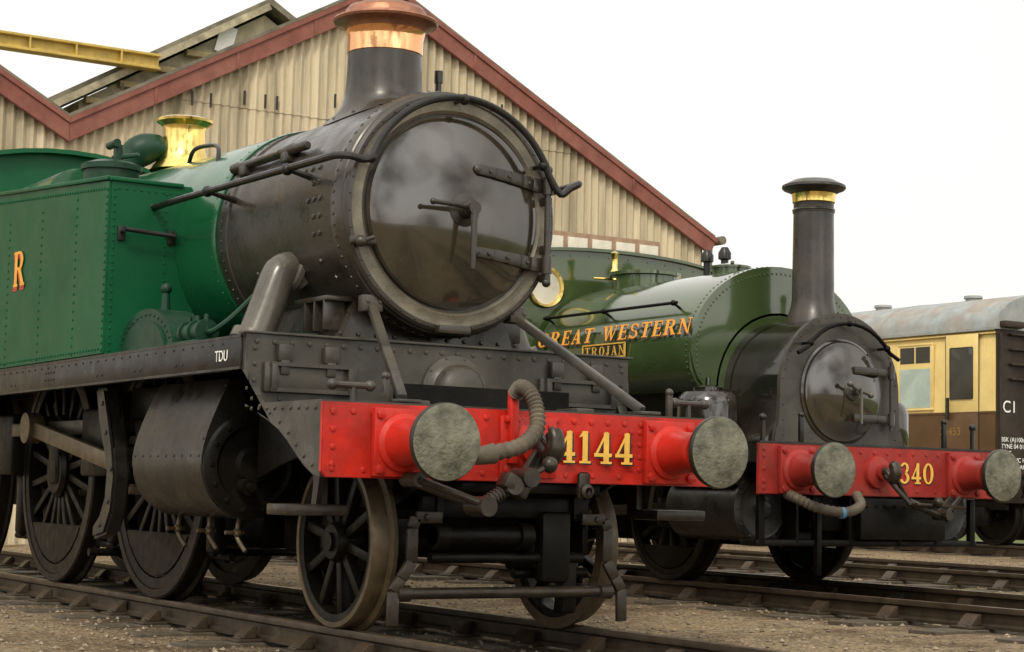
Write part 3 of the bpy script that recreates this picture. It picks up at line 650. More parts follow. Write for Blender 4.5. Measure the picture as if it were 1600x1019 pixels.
# ================================================================= LOCO TWO
def loco_two():
    g0=.115
    T=thing('steam_locomotive',(4.54,2.13,0),'small olive saddle tank locomotive with tall black chimney, on rails','steam locomotive')
    mb=MB()
    for s in(-1,1):
        mb.box((s*.58,2.7,.92),(.03,5.2,.56))
        mb.box((s*.75,.25,.66),(.03,.3,.4),0,None,.01)
    mb.box((0,2.7,1.0),(1.15,5.1,.36));mb.box((0,.6,.8),(1.1,.8,.5),0,None,.03);mb.box((0,2.6,.62),(1.0,3.4,.4),0,None,.03)
    mb.box((0,.2,.47),(2.3,.2,.05),0,None,.01);mb.box((.25,.15,.66),(.9,.3,.32),0,None,.01)
    mb.box((0,.32,.64),(2.0,.04,.34))
    for x in(-1.1,-.55,-.2,.3,.7,1.1): mb.box((x,.12,.64),(.06,.05,.38),0,None,.01)
    mb.box((-.55,.1,.5),(.05,.05,.55),0,None,.01)
    mb.rivrow((-.15,-.01,.76),(.65,-.01,.76),.1,(0,-1,0),.014)
    fin(mb,'frame',T,['under'])
    mb=MB()
    mb.prism([(-1.22,.835),(1.22,.835),(1.22,1.215),(-1.22,1.215)],'xz',0,.03,0,.006)
    mb.rivrow((-1.17,0,1.17),(1.17,0,1.17),.14,(0,-1,0),.018);mb.rivrow((-1.17,0,.88),(1.17,0,.88),.2,(0,-1,0),.018)
    mb.rivrow((-1.17,0,.93),(-1.17,0,1.12),.09,(0,-1,0),.018)
    mb.lathe([(.13,0),(.12,.04),(.06,.06),(.06,.1),(0,.1)],(-.05,0,1.02),(0,-1,0),24)
    bb=fin(mb,'buffer_beam',T,['redd'])
    mb=MB()
    lettering(mb,'1340',.165,(.11,-.004,.94),(1,0,0),(0,0,1),(0,-1,0),.12,.86,((.06,-.05,0,1),(0,0,.003,0)))
    fin(mb,'painted_number',bb,['yellow','dark'])
    for x in(-.87,.87): buffer(T,x,1.02,0,.45,.205,'redd',.17)
    mb=MB();hx=-.05
    mb.sweep(spline([(hx,-.06,1.02),(hx,-.13,1.02),(hx,-.18,.97),(hx,-.22,1.02),(hx,-.19,1.1)],5),[.036]*10+[.046]*6+[.042]*4+[.02],10)
    for d in(-.05,.05):
        mb.cyl((hx+d,-.15,1.0),(.12+d,-.2+d,.78),.018,seg=8);mb.cyl((.4,-.24+d,.7),(.66,-.14+d,.84),.018,seg=8);mb.cyl((.16+d*.5,-.2+d,.78),(.66,-.2+d,.76),.014,seg=8)
    mb.cyl((.1,-.2,.8),(.42,-.24,.69),.032,seg=10);mb.cyl((.42,-.32,.7),(.42,-.16,.7),.04,seg=10);mb.cyl((.28,-.24,.75),(.28,-.34,.8),.014,seg=8);mb.ball((.28,-.34,.8),.04)
    fin(mb,'screw_coupling',T,['rod'])
    mb=MB()
    hose(mb,[(-.95,-.0,.84),(-.93,-.12,.8),(-.8,-.18,.74),(-.55,-.2,.71),(-.36,-.16,.76),(-.3,-.06,.84)],.042,0,9)
    mb.cyl((-.6,-.2,.705),(-.565,-.2,.705),.044,seg=14,mi=1)
    fin(mb,'vacuum_hose',T,['hose','blue'])
    mb=MB()
    mb.box((0,2.6,1.222),(2.42,5.2,.016))
    for s in(-1,1): mb.box((s*1.2,2.6,1.14),(.02,5.14,.14))
    for s in(-1,1):
        mb.box((s*.75,.07,1.33),(.04,.03,.2),0,None,.006);mb.ball((s*.75,.07,1.44),.025);mb.cyl((s*1.1,.1,1.23),(s*1.1,.1,1.4),.02,seg=8);mb.ball((s*1.1,.1,1.41),.03)
    fin(mb,'running_board',T,['black'])
    CZ=1.665
    def arch(r,zb,fl=0.):
        p=[(r*math.cos(a),CZ+r*math.sin(a)) for a in [math.radians(7.5*k) for k in range(25)]]
        L_=[(r+fl,zb),(r+fl*.75,zb+.03),(r+fl*.4,zb+.09),(r+fl*.15,zb+.18),(r+fl*.03,zb+.3)]
        return L_+p+[(-x,z) for x,z in L_[::-1]]
    mb=MB()
    mb.prism(arch(.6,1.23,.2),'xz',.5,1.25,0,.0)
    sb=fin(mb,'smokebox',T,['gloss'])
    mb=MB()
    mb.prism(arch(.628,1.23,.07),'xz',.46,.5,0,.012)
    for k in range(1,24):
        a=math.radians(7.5*k);mb.rivet((.6*math.cos(a),.46,CZ+.6*math.sin(a)),(0,-1,0),.011)
    for z in(1.3,1.42,1.54):
        for s in(-1,1): mb.rivet((s*.595,.46,z),(0,-1,0),.011)
    mb.rivrow((-.55,.46,1.25),(.55,.46,1.25),.1,(0,-1,0),.01)
    fin(mb,'smokebox_front_plate',sb,['plate'])
    mb=MB()
    R=.395
    prof=[(R+.03,.02),(R+.03,-.01),(R+.012,-.02),(R+.003,-.012),(R,-.03),(R-.03,-.035)]
    for k in range(1,11):
        r=(R-.03)*(1-k/10);prof.append((r,-.035-.075*(1-(r/(R-.03))**2)))
    mb.lathe(prof,(0.0,.46,CZ-.005),(0,1,0),64)
    dr=fin(mb,'smokebox_door',sb,['door'])
    mb=MB()
    for z in(CZ+.17,CZ-.21):
        mb.bar((.05,.36,z),(.3,.37,z),.06,.022,0,.004,up=(0,-1,0));mb.bar((.3,.37,z),(.49,.42,z),.06,.022,0,.004,up=(0,-1,0));mb.cyl((.5,.41,z-.05),(.5,.41,z+.05),.028,seg=12)
    mb.cyl((.5,.41,CZ-.3),(.5,.41,CZ+.26),.015,seg=10)
    fin(mb,'door_hinge',dr,['smoke'])
    mb=MB()
    mb.lathe([(.08,0),(.07,.03),(.035,.04),(.035,.1),(0,.1)],(0.02,.36,CZ),(0,-1,0),20)
    mb.sweep([(.02,.27,CZ),(-.08,.26,CZ+.05)],.016,8);mb.ball((-.08,.26,CZ+.05),.026);mb.sweep([(.02,.25,CZ),(.12,.24,CZ-.03)],.016,8);mb.ball((.12,.24,CZ-.03),.026);mb.cyl((.02,.24,CZ+.02),(.02,.24,CZ-.26),.012,seg=8)
    fin(mb,'door_handle',dr,['pipe'])
    mb=MB()
    P=[(.53*math.cos(math.radians(a)),.36,CZ+.04+.50*math.sin(math.radians(a))) for a in range(145,34,-10)]
    P=[(P[0][0]-.1,.36,P[0][2]-.05)]+P+[(P[-1][0]+.1,.36,P[-1][2]-.05)]
    mb.sweep(P,.017,8)
    for a in(140,90,40): q=V((.53*math.cos(math.radians(a)),.36,CZ+.04+.5*math.sin(math.radians(a))));mb.ball(q,.028);mb.cyl(q,q+V((0,.1,0)),.012,seg=8)
    fin(mb,'handrail',sb,['under'])
    mb=MB()
    zb=CZ+.6
    mb.lathe([(.24,-.12),(.225,-.02),(.2,.04),(.182,.1),(.172,.16),(.165,.9),(.165,.98),(.17,.99)],(0,.80,zb),(0,0,1),40)
    mb.lathe([(.172,.88),(.172,.89),(.176,.9),(.172,.91),(.165,.915)],(0,.8,zb),(0,0,1),40)
    mb.lathe([(.17,1.03),(.2,1.05),(.25,1.07),(.262,1.085),(.26,1.105),(.22,1.125),(.17,1.15),(.12,1.15),(.11,1.0)],(0,.80,zb),(0,0,1),40)
    ch=fin(mb,'chimney',T,['smoke'],'tall slender black chimney with brass band')
    mb=MB();mb.lathe([(.168,.96),(.174,.965),(.176,1.0),(.182,1.035),(.17,1.04)],(0,.80,zb),(0,0,1),40)
    fin(mb,'chimney_band',ch,['brass'])
    mb=MB()
    mb.cyl((.28,.9,2.2),(.28,.9,2.48),.022,seg=10);mb.ball((.28,.9,2.5),.03,0,10,(1,1,1.6));mb.box((.2,.9,2.33),(.3,.06,.06),0,None,.01)
    fin(mb,'lamp_bracket',T,['under'])
    # saddle tank
    w_,h0,zt,zb_=.945,1.98,2.735,1.66
    p=[(w_*math.cos(math.pi*k/28),h0+(zt-h0)*math.sin(math.pi*k/28)) for k in range(29)]
    low=[(w_*.985,h0-.14),(w_*.93,zb_+.08),(w_*.84,zb_)]
    tp=[(x,z) for x,z in low[::-1]]+p+[(-x,z) for x,z in low]
    mb=MB()
    y0,y1=1.2,3.5
    mb.prism(tp,'xz',y0,y1,0,.025)
    for i in range(len(tp)-1):
        a=V((tp[i][0],0,tp[i][1]));b=V((tp[i+1][0],0,tp[i+1][1])); k=max(1,round((b-a).length/.05))
        for j in range(k):
            q0=a.lerp(b,j/k)
            mb.rivet(q0+V((0,y0+.06,0)),(q0-V((0,0,2.0))).normalized(),.012)
            q=q0-(q0-V((0,0,2.05))).normalized()*.06
            mb.rivet(q+V((0,y0,0)),(0,-1,0),.012)
    mb.lathe([(.68,-.2),(.68,.0),(.66,.0)],(0,y0,CZ+.0),(0,-1,0),40) 
    tk=fin(mb,'saddle_tank',T,['olive'])
    mb=MB()
    mb.lathe([(.16,-.03),(.16,.03),(.18,.03),(.18,.05),(.1,.07),(0,.07)],(-.1,1.75,2.73),(0,0,1),24)
    mb.bar((-.2,1.6,2.8),(.02,1.9,2.8),.03,.02)
    fin(mb,'tank_filler',tk,['olive'])
    mb=MB()
    mb.lathe([(.3,-.08),(.3,.05),(.33,.06),(.33,.09),(.2,.1),(0,.12)],(-.1,3.0,2.74),(0,0,1),28)
    fin(mb,'dome_cover',tk,['olive'])
    mb=MB()
    n=(-.97,0,.24)
    lettering(mb,'GREAT WESTERN',.135,(-.955,3.47,2.12),(0,-1,0),(.25,0,.97),n,.17,1.36,((-.09,-.07,0,2),(-.045,-.035,.002,1),(0,.0,.004,0)))
    fin(mb,'painted_lettering',tk,['gold','orange','dark'])
    mb=MB()
    mb.box((-.955,2.4,2.035),(.014,.64,.125),0,None,.004)
    lettering(mb,'TROJAN',.082,(-.963,2.685,1.994),(0,-1,0),(0,0,1),(-1,0,0),.22,1.24,((0,0,0,1),))
    for z in(2.092,1.978): mb.box((-.965,2.4,z),(.01,.64,.012),1)
    for y in(2.085,2.715): mb.box((-.965,y,2.035),(.01,.012,.1),1)
    fin(mb,'nameplate',tk,['dark','yellow'],'black nameplate with brass letters and border')
    mb=MB()
    mb.cyl((-.90,3.45,2.39),(-.90,1.45,2.39),.014,seg=10)
    for y in(1.5,2.5,3.4): mb.ball((-.90,y,2.39),.025);mb.cyl((-.90,y,2.39),(-.81,y,2.34),.012,seg=8)
    fin(mb,'tank_handrail',tk,['under'])
    for y,x in((2.92,.56),(2.66,.56)):
        mb=MB()
        mb.lathe([(.06,-.1),(.06,.1),(.035,.12),(.035,.36),(.06,.37),(.06,.43),(.03,.48),(0,.48)],(x,y,2.62),(0,0,1),14)
        fin(mb,'safety_valve',T,['black'])
    mb=MB()
    mb.lathe([(.02,0),(.02,.12),(.045,.13),(.045,.17),(.028,.2),(.03,.3),(.04,.34),(.0,.37)],(-.3,3.2,2.68),(0,0,1),14);mb.cyl((-.5,3.25,2.78),(-.2,3.2,2.78),.012,seg=8)
    fin(mb,'whistle',T,['brass'])
    mb=MB();mb.cyl((0,1.25,1.6),(0,3.6,1.6),.58,seg=40);fin(mb,'boiler',T,['black'])
    for s in(-1,1):
        mb=MB()
        mb.lathe([(.24,0),(.25,.02),(.25,.3),(.235,.36),(.2,.4),(.12,.42),(.12,.44),(.06,.46),(0,.46)],(s*.92,1.0,1.23),(0,0,1),32)
        mb.cyl((s*.92,1.0,1.69),(s*.92,1.0,1.75),.02,seg=8);mb.rivrow((s*1.1,.84,1.26),(s*.8,.76,1.26),.08,(0,-1,0),.01)
        fin(mb,'sandbox',T,['gloss'])
        mb=MB()
        mb.cyl((s*.96,.3,.72),(s*.96,1.15,.72),.25,seg=36)
        mb.lathe([(.27,0),(.27,.03),(.22,.04),(.2,.03),(.08,.035),(.06,.07),(0,.07)],(s*.96,.3,.72),(0,-1,0),32)
        for k in range(12):
            a=2*math.pi*k/12;mb.rivet((s*.96+.235*math.cos(a),.265,.72+.235*math.sin(a)),(0,-1,0),.015)
        mb.box((s*.96,.72,1.02),(.5,.86,.25),0,None,.02)
        fin(mb,'cylinder',T,['black'])
        mb=MB();mb.bar((s*.92,1.2,.72),(s*.92,3.4,.62),.04,.09,0,.01);fin(mb,'connecting_rod',T,['rod'])
        mb=MB()
        mb.prism([(3.6,1.23),(5.1,1.23),(5.1,2.1),(4.9,2.25),(4.2,2.25),(4.0,2.5),(4.0,2.95),(3.6,2.95)],'yz',min(s*1.14,s*1.16),max(s*1.14,s*1.16),0,.004)
        fin(mb,'cab_side',T,['olive'])
    w0=wheel(T,'driving_wheel',.53,(-.8,1.65,.53+g0),10,crank=.2)
    off=w0.location-V((-.8,1.65,.53+g0));copytree(w0,T,V((-.8,3.4,.53+g0))+off)
    for y in(1.65,3.4): mirror_wheel(w0,T,(.8,y,.53+g0),off)
    for y in(1.65,3.4):
        mb=MB();mb.cyl((-.7,y,.53+g0),(.7,y,.53+g0),.08,seg=14);fin(mb,'axle',T,['under'])
    mb=MB()
    arc=[(1.16*math.cos(a),2.94+.14*math.sin(a)) for a in [math.radians(12*k) for k in range(16)]]
    mb.prism([(1.16,1.23)]+arc+[(-1.16,1.23)],'xz',3.56,3.6,0,.006)
    rf=[(1.2*math.cos(a),2.955+.15*math.sin(a)) for a in [math.radians(12*k) for k in range(16)]]+[(1.18*math.cos(a),2.945+.13*math.sin(a)) for a in [math.radians(180-12*k) for k in range(16)]]
    mb.prism(rf,'xz',3.52,5.2)
    mb.rivrow((-1.1,3.56,2.55),(-1.1,3.56,2.95),.08,(0,-1,0),.01)
    for k in range(2,14):
        a=math.radians(12*k);mb.rivet((1.1*math.cos(a),3.56,2.91+.12*math.sin(a)),(0,-1,0),.012)
    cb=fin(mb,'cab',T,['olive'])
    for s in(-1,1):
        mb=MB()
        mb.lathe([(.185,0),(.2,.02),(.19,.035),(.165,.03),(.16,.0)],(s*.83,3.56,2.7),(0,-1,0),32,0)
        mb.lathe([(.163,.006),(0,.006)],(s*.83,3.56,2.7),(0,-1,0),32,1)
        fin(mb,'round_window',cb,['brass','pane'])
    return T
# ================================================================= COACH
def coach():
    T=thing('railway_coach',(16.2,10.6,0),'chocolate and cream passenger coach with flaking grey roof, beside the shed','railway coach')
    Lc=19.5;g0=.17
    mb=MB()
    sec_lo=[(-1.36,1.05),(1.36,1.05),(1.4,1.5),(1.4,2.13),(-1.4,2.13),(-1.4,1.5)]
    mb.prism(sec_lo,'xz',0,Lc,1,.0)
    mb.prism([(-1.4,2.134),(1.4,2.134),(1.38,3.1),(1.33,3.36),(-1.33,3.36),(-1.38,3.1)],'xz',0,Lc,0)
    mb.box((-1.405,Lc/2,2.13),(.012,Lc,.03),1)
    mb.box((-1.385,Lc/2,3.3),(.03,Lc,.02),0)
    mb.box((0,-.012,2.2),(2.78,.02,2.3),2,None,.0)
    body=fin(mb,'body',T,['cream','choc','coachend'])
    mb=MB()
    rf=[(1.42*math.cos(a),3.35+.62*math.sin(a)**.85 if math.sin(a)>1e-6 else 3.35) for a in [math.radians(7.5*k) for k in range(25)]]
    mb.prism(rf,'xz',-.04,Lc+.04,0)
    mb.box((-1.41,Lc/2,3.36),(.03,Lc,.04))
    for y in(2.4,4.9,7.4,9.9,12.4,14.9,17.4):
        rb=[(1.428*math.cos(a),3.352+.625*math.sin(a)**.85 if math.sin(a)>1e-6 else 3.352) for a in [math.radians(7.5*k) for k in range(25)]]
        mb.prism(rb,'xz',y,y+.05,0)
    rf_=fin(mb,'roof',T,['coachroof'])
    for y in range(1,19,2):
        for s in(-.5,.5):
            mb=MB();mb.lathe([(.12,-.05),(.12,.02),(.15,.03),(.14,.07),(0,.08)],(s,y+.3,3.93),(0,0,1),14);fin(mb,'roof_vent',rf_,['coachroof'])
    mb=MB()
    for k in range(7): mb.box((.1,-.04-.055*k,2.3),(1.0-.03*(k%2),.05,2.2-.03*(k%2)),0,None,.015)
    for x in(-.55,.8,1.2): mb.box((x,-.04,2.2),(.05,.05,2.2),0,None,.01)
    mb.box((0,-.05,.95),(2.6,.2,.3),0,None,.02)
    for z in(2.62,2.84,3.06,3.28): mb.box((-.95,-.06,z),(.4,.07,.03),0,None,.005)
    mb.cyl((-.68,-.07,1.1),(-.68,-.07,3.3),.022,seg=8);mb.cyl((-1.34,-.05,1.1),(-1.34,-.05,3.3),.014,seg=8)
    mb.box((-1.15,-.1,3.42),(.4,.14,.1),0,None,.02);mb.sweep(spline([(-.62,-.1,1.25),(-.62,-.2,1.1),(-.6,-.22,.8),(-.55,-.15,.7)],5),.035,8)
    fin(mb,'gangway',T,['coachend'])
    for x in(-.87,.87): buffer(T,x,1.05,-.1,.5,.22,'under')
    def win(y0,y1,z0,z1,frost=True):
        mb=MB(); x=-1.402
        c=(y0+y1)/2; w=y1-y0
        mb.box((x-.004,c,(z0+z1)/2),(.02,w,z1-z0),0,None,.004)
        zz=z1-(z1-z0)*.33
        mb.box((x-.014,c,(z0+zz)/2-.01),(.006,w-.1,zz-z0-.07),1 if frost else 2)
        for k in(-1,1): mb.box((x-.014,c+k*(w-.08)/4,(zz+z1)/2),(.006,(w-.1)/2-.02,z1-zz-.08),2)
        for zz_ in(z0,z1): mb.box((x-.012,c,zz_),(.024,w+.04,.03),0,None,.004)
        for yy in(y0,y1): mb.box((x-.012,yy,(z0+z1)/2),(.023,.03,z1-z0+.02),0,None,.004)
        return fin(mb,'window',body,['cream','frost','glass'])
    def door(y0,y1):
        mb=MB();x=-1.402
        mb.box((x,(y0+y1)/2,2.72),(.022,y1-y0,1.16),0,None,.004);mb.box((x,(y0+y1)/2,1.62),(.022,y1-y0,1.0),1,None,.004)
        for yy in(y0-.012,y1+.012): mb.box((x,yy,2.2),(.006,.012,2.2),2)
        d=fin(mb,'door',body,['cream','choc','coachend'])
        mb=MB();mb.box((x-.014,(y0+y1)/2,2.72),(.012,(y1-y0)*.72,.78),0,None,.02);fin(mb,'door_window',d,['glass'])
        mb=MB();mb.cyl((x-.05,y1-.06,2.05),(x-.05,y1-.06,2.35),.014,seg=8);mb.box((x-.03,y1-.06,2.2),(.05,.02,.32));fin(mb,'door_handle',d,['rod'])
    door(.33,.98);win(1.25,2.0,2.2,3.2)
    y=2.5
    for i in range(7):
        win(y,y+1.2,2.2,3.15,frost=False);y+=1.9
        if i%2: door(y-.1,y+.55);y+=1.0
    mb=MB()
    mb.box((0,Lc/2,.95),(2.3,Lc-.4,.2));mb.box((-.9,8,.7),(.6,2.2,.5),0,None,.04);mb.box((-.9,12,.75),(.6,1.2,.4),0,None,.04)
    mb.cyl((-1.1,.3,.85),(-1.1,Lc-.5,.85),.02,seg=8)
    for yb in(1.8,16.5):
        for s in(-1,1):
            mb.prism([(yb-1.7,.7),(yb+1.7,.7),(yb+1.7,.88),(yb+.5,.93),(yb+.4,1.03),(yb-.4,1.03),(yb-.5,.93),(yb-1.7,.88)],'yz',s*1.05-.04,s*1.05+.04)
            for yy in(yb-1.2,yb+1.2): mb.box((s*1.06,yy,.6),(.2,.3,.3),0,None,.04)
            mb.box((s*1.05,yb,.62),(.15,.9,.18),0,None,.03)
    fin(mb,'bogie_frame',T,['under'])
    w=wheel(T,'wheel',.457,(-.8,.6,.457+g0),0);off=w.location-V((-.8,.6,.457+g0))
    for yy in(3.0,15.3,17.7): copytree(w,T,V((-.8,yy,.457+g0))+off)
    for yy in(.6,3.0,15.3,17.7):
        mirror_wheel(w,T,(.8,yy,.457+g0),off)
        mb=MB();mb.cyl((-.75,yy,.457+g0),(.75,yy,.457+g0),.38,seg=30);fin(mb,'axle',T,['under'])
    font_text('C1',.25,'white',body,(-1.28,-.03,2.13),FRONT)
    font_text('BSK (A)100m\nTYNE 04 01 15\nSL 4E\nELECTRIC HEATER\nDUAL BRAKE',.095,'white',body,(-1.31,-.03,1.7),FRONT)
    font_text('35453',.17,'brass',body,(-1.412,1.1,1.8),SIDE)
    return T
# ================================================================= SHED
def shed():
    T=thing('engine_shed',(0,17.5,0),'twin-gabled corrugated engine shed with maroon bargeboards','shed')
    AX,AZ=8.17,8.93; VX,VZ=2.99,6.06; RX,RZ=14.7,5.49
    AX2=VX-(AX-VX)
    pts=[(-7.4,VZ),(AX2,AZ),(VX,VZ),(AX,AZ),(RX,RZ)]
    def top(x):
        for (a,za),(b,zb) in zip(pts,pts[1:]):
            if a<=x<=b: return za+(zb-za)*(x-a)/(b-a)
        return 5
    mb=MB()
    pitch=.15;n=int((RX+7.4)/pitch)+1;seg=6
    for lift,(z0,z1f,dy) in enumerate(((-.3,lambda t:min(t,4.45),0.),(4.35,lambda t:min(t,6.75),.014),(6.6,lambda t:t,.028))):
        prev=None
        for i in range(n*seg+1):
            x=-7.4+i*pitch/seg
            if x>RX: break
            t=top(x)-.1
            if t<=z0+.02: prev=None;continue
            ph=2*math.pi*(i%seg)/seg
            sheet=int((x+7.4)/(pitch*6))
            y=.034*max(-.8,math.cos(ph))+dy+.004*(sheet%2)
            cur=[mb.bm.verts.new((x,-y,z)) for z in(z0,z1f(t))]
            if prev: mb.face([prev[0],cur[0],cur[1],prev[1]],0)
            prev=cur
    wall=fin(mb,'wall',T,['clad'],'gable wall of weathered corrugated sheeting')
    mb=MB();mb.box((RX-.02,12,RZ/2-.15),(.1,24,RZ+.1));fin(mb,'side_wall',T,['clad'])
    mb=MB();mb.box((-7.4,12,2.8),(.1,24,5.8));fin(mb,'side_wall',T,['clad'])
    mb=MB();mb.box((3.6,24,2.7),(22,.1,5.2));fin(mb,'rear_wall',T,['clad'])
    for (a,b) in(((AX2,AZ),(-7.4,VZ)),((AX2,AZ),(VX,VZ)),((AX,AZ),(VX,VZ)),((AX,AZ),(RX,RZ))):
        dx=b[0]-a[0];dz=b[1]-a[1];L=math.hypot(dx,dz);ux,uz=dx/L,dz/L;nx,nz=(-uz,ux)
        if nz<0:nx,nz=-nx,-nz
        e=.25 if b[0]==RX else 0
        mb=MB()
        A=a;B=(b[0]+ux*e,b[1]+uz*e)
        mb.prism([A,B,(B[0]-nx*.30,B[1]-nz*.30) if e else (B[0],B[1]-.34),(A[0],A[1]-.34)],'xz',-.17,-.10,0,.008)
        mb.prism([(A[0],A[1]+.02),(B[0],B[1]+.02),(B[0],B[1]-.07),(A[0],A[1]-.07)],'xz',-.2,-.172,0,.006)
        m=4
        for i in range(1,m):
            px,pz=a[0]+dx*i/m,a[1]+dz*i/m
            mb.box((px,-.176,pz-.2),(.05,.01,.27),0,None,.002)
        fin(mb,'bargeboard',T,['maroon'])
        mb=MB()
        mb.prism([(A[0],A[1]+.025),(B[0],B[1]+.025),(B[0],B[1]+.085),(A[0],A[1]+.085)],'xz',-.13,24.)
        fin(mb,'roof',T,['roof'])
    for x in [9.45+i*.5 for i in range(9)]:
        mb=MB();mb.box((x,-.09,4.86),(.5,.04,.75),0);mb.box((x,-.12,4.84),(.4,.03,.62),1,None,.005)
        fin(mb,'window',wall,['frame','pane'])
    for x in [4.9,5.2,5.75,6.1,6.3,7.3,7.9,9.6,10.4,4.3,3.8]:
        mb=MB();mb.box((x,-.075,6.6+random.uniform(-.1,.1)+min(.5,max(0,(x-4)*.1))),(.035,.012,.22),0)
        fin(mb,'vent_slot',wall,['dark'])
    mb=MB();mb.sweep([(RX+.3,-.25,RZ-.12),(RX+.3,24,RZ-.12)],.08,10);fin(mb,'gutter',T,['roof'])
    mb=MB();mb.cyl((RX+.12,-.1,RZ-.2),(RX+.12,-.1,0),.05,seg=10);fin(mb,'downpipe',T,['roof'])
    return T
def stage():
    T=thing('coaling_stage',(0,26,0),'tall weathered concrete coaling stage rising behind the shed roof','building')
    ex,ez=5.6,8.15;ax,az=9.86,10.75;rx=14.2
    mb=MB()
    mb.prism([(6.0,0),(rx-.4,0),(rx-.4,ez),(ax,az-.25),(6.0,ez+.05)],'xz',.0,9)
    w=fin(mb,'wall',T,['conc'])
    mb=MB();mb.box((9.0,-.03,9.85),(.36,.05,.6),0,Matrix.Rotation(.25,3,'Y'));fin(mb,'window',w,['white'])
    mb=MB()
    mb.prism([(ex-.3,ez-.18),(ax,az-.08),(rx+.3,ez-.18),(rx+.3,ez-.04),(ax,az+.06),(ex-.3,ez-.04)],'xz',-.3,9.5,0,.01)
    fin(mb,'roof',T,['roof'])
    for i in range(5):
        t=i/5.; x=5.6+t*3.4; z=7.95+t*2.05
        mb=MB();mb.box((x+.6,-.1,z-.15),(1.6,.16,.12),0,None,.01);fin(mb,'eaves_timber',T,['timber'])
    mb=MB();mb.bar((5.4,-.36,7.98),(9.8,-.36,10.6),.1,.14);fin(mb,'verge_board',T,['conc'])
    mb=MB()
    mb.box((3.2,-.5,9.17),(8.4,.3,.05),0,None,.005);mb.box((3.2,-.5,8.91),(8.4,.3,.05),0,None,.005);mb.box((3.2,-.5,9.04),(8.4,.06,.24))
    for x in [-.6+.9*k for k in range(9)]: mb.box((x,-.6,9.04),(.03,.1,.22))
    fin(mb,'hoist_girder',T,['yelbeam'],'yellow painted hoist girder projecting from the stage')
    mb=MB();mb.box((-1,-.5,4.5),(.3,.3,9));fin(mb,'girder_post',T,['yelbeam'])
# ================================================================= TRACKS
def tracks():
    prof=[(-.033,0),(.033,0),(.036,-.01),(.034,-.035),(.01,-.05),(.01,-.11),(.033,-.125),(.033,-.145),(-.033,-.145),(-.033,-.125),(-.01,-.11),(-.01,-.05),(-.034,-.035),(-.036,-.01)]
    rme=None;sme=None
    for i,(x,l) in enumerate(((0,'rails under the large green locomotive, on oily timber sleepers'),(4.54,'rails under the saddle tank locomotive, on dark timber sleepers'),(8.9,'empty track with worn rails on dark timber sleepers'),(16.2,'rails under the passenger coach'))):
        T=thing('railway_track',(x,0,G(x)),l,'railway track'); T['group']='parallel yard tracks'
        for s in(-1,1):
            if rme is None:
                mb=MB();mb.prism([(a+s*.7515,b) for a,b in prof],'xz',-16,60)
                r=fin(mb,'rail',T,['rail','railtop']);rme=r
                for p in r.data.polygons:
                    if p.normal.z>.9 and p.center.z>.06: p.material_index=1
            else:
                r=rme.copy();scene.collection.objects.link(r);r.parent=T;r.location=(s*.7515,rme.location.y,rme.location.z)
        for k in range(66):
            y=-11+k*.76
            if sme is None:
                mb=MB();mb.box((0,y,-.215),(2.55,.26,.13),0,None,.012)
                for s in(-1,1):
                    mb.box((s*.7515,y,-.142),(.36,.19,.025),1,None,.008)
                    for d in(-1,1):
                        mb.prism([(s*.7515+d*.04,-.13),(s*.7515+d*.14,-.13),(s*.7515+d*.07,-.06),(s*.7515+d*.04,-.05)],'xz',y-.07,y+.07,1,.006);mb.rivet((s*.7515+d*.15,y+.05*d,-.125),(0,0,1),.02,1)
                sme=fin(mb,'sleeper',T,['sleeper','rail'])
            else:
                o=sme.copy();scene.collection.objects.link(o);o.parent=T;o.location=(random.uniform(-.03,.03),y,sme.location.z+random.uniform(-.012,.006));o.rotation_euler=(0,0,random.uniform(-.012,.012))
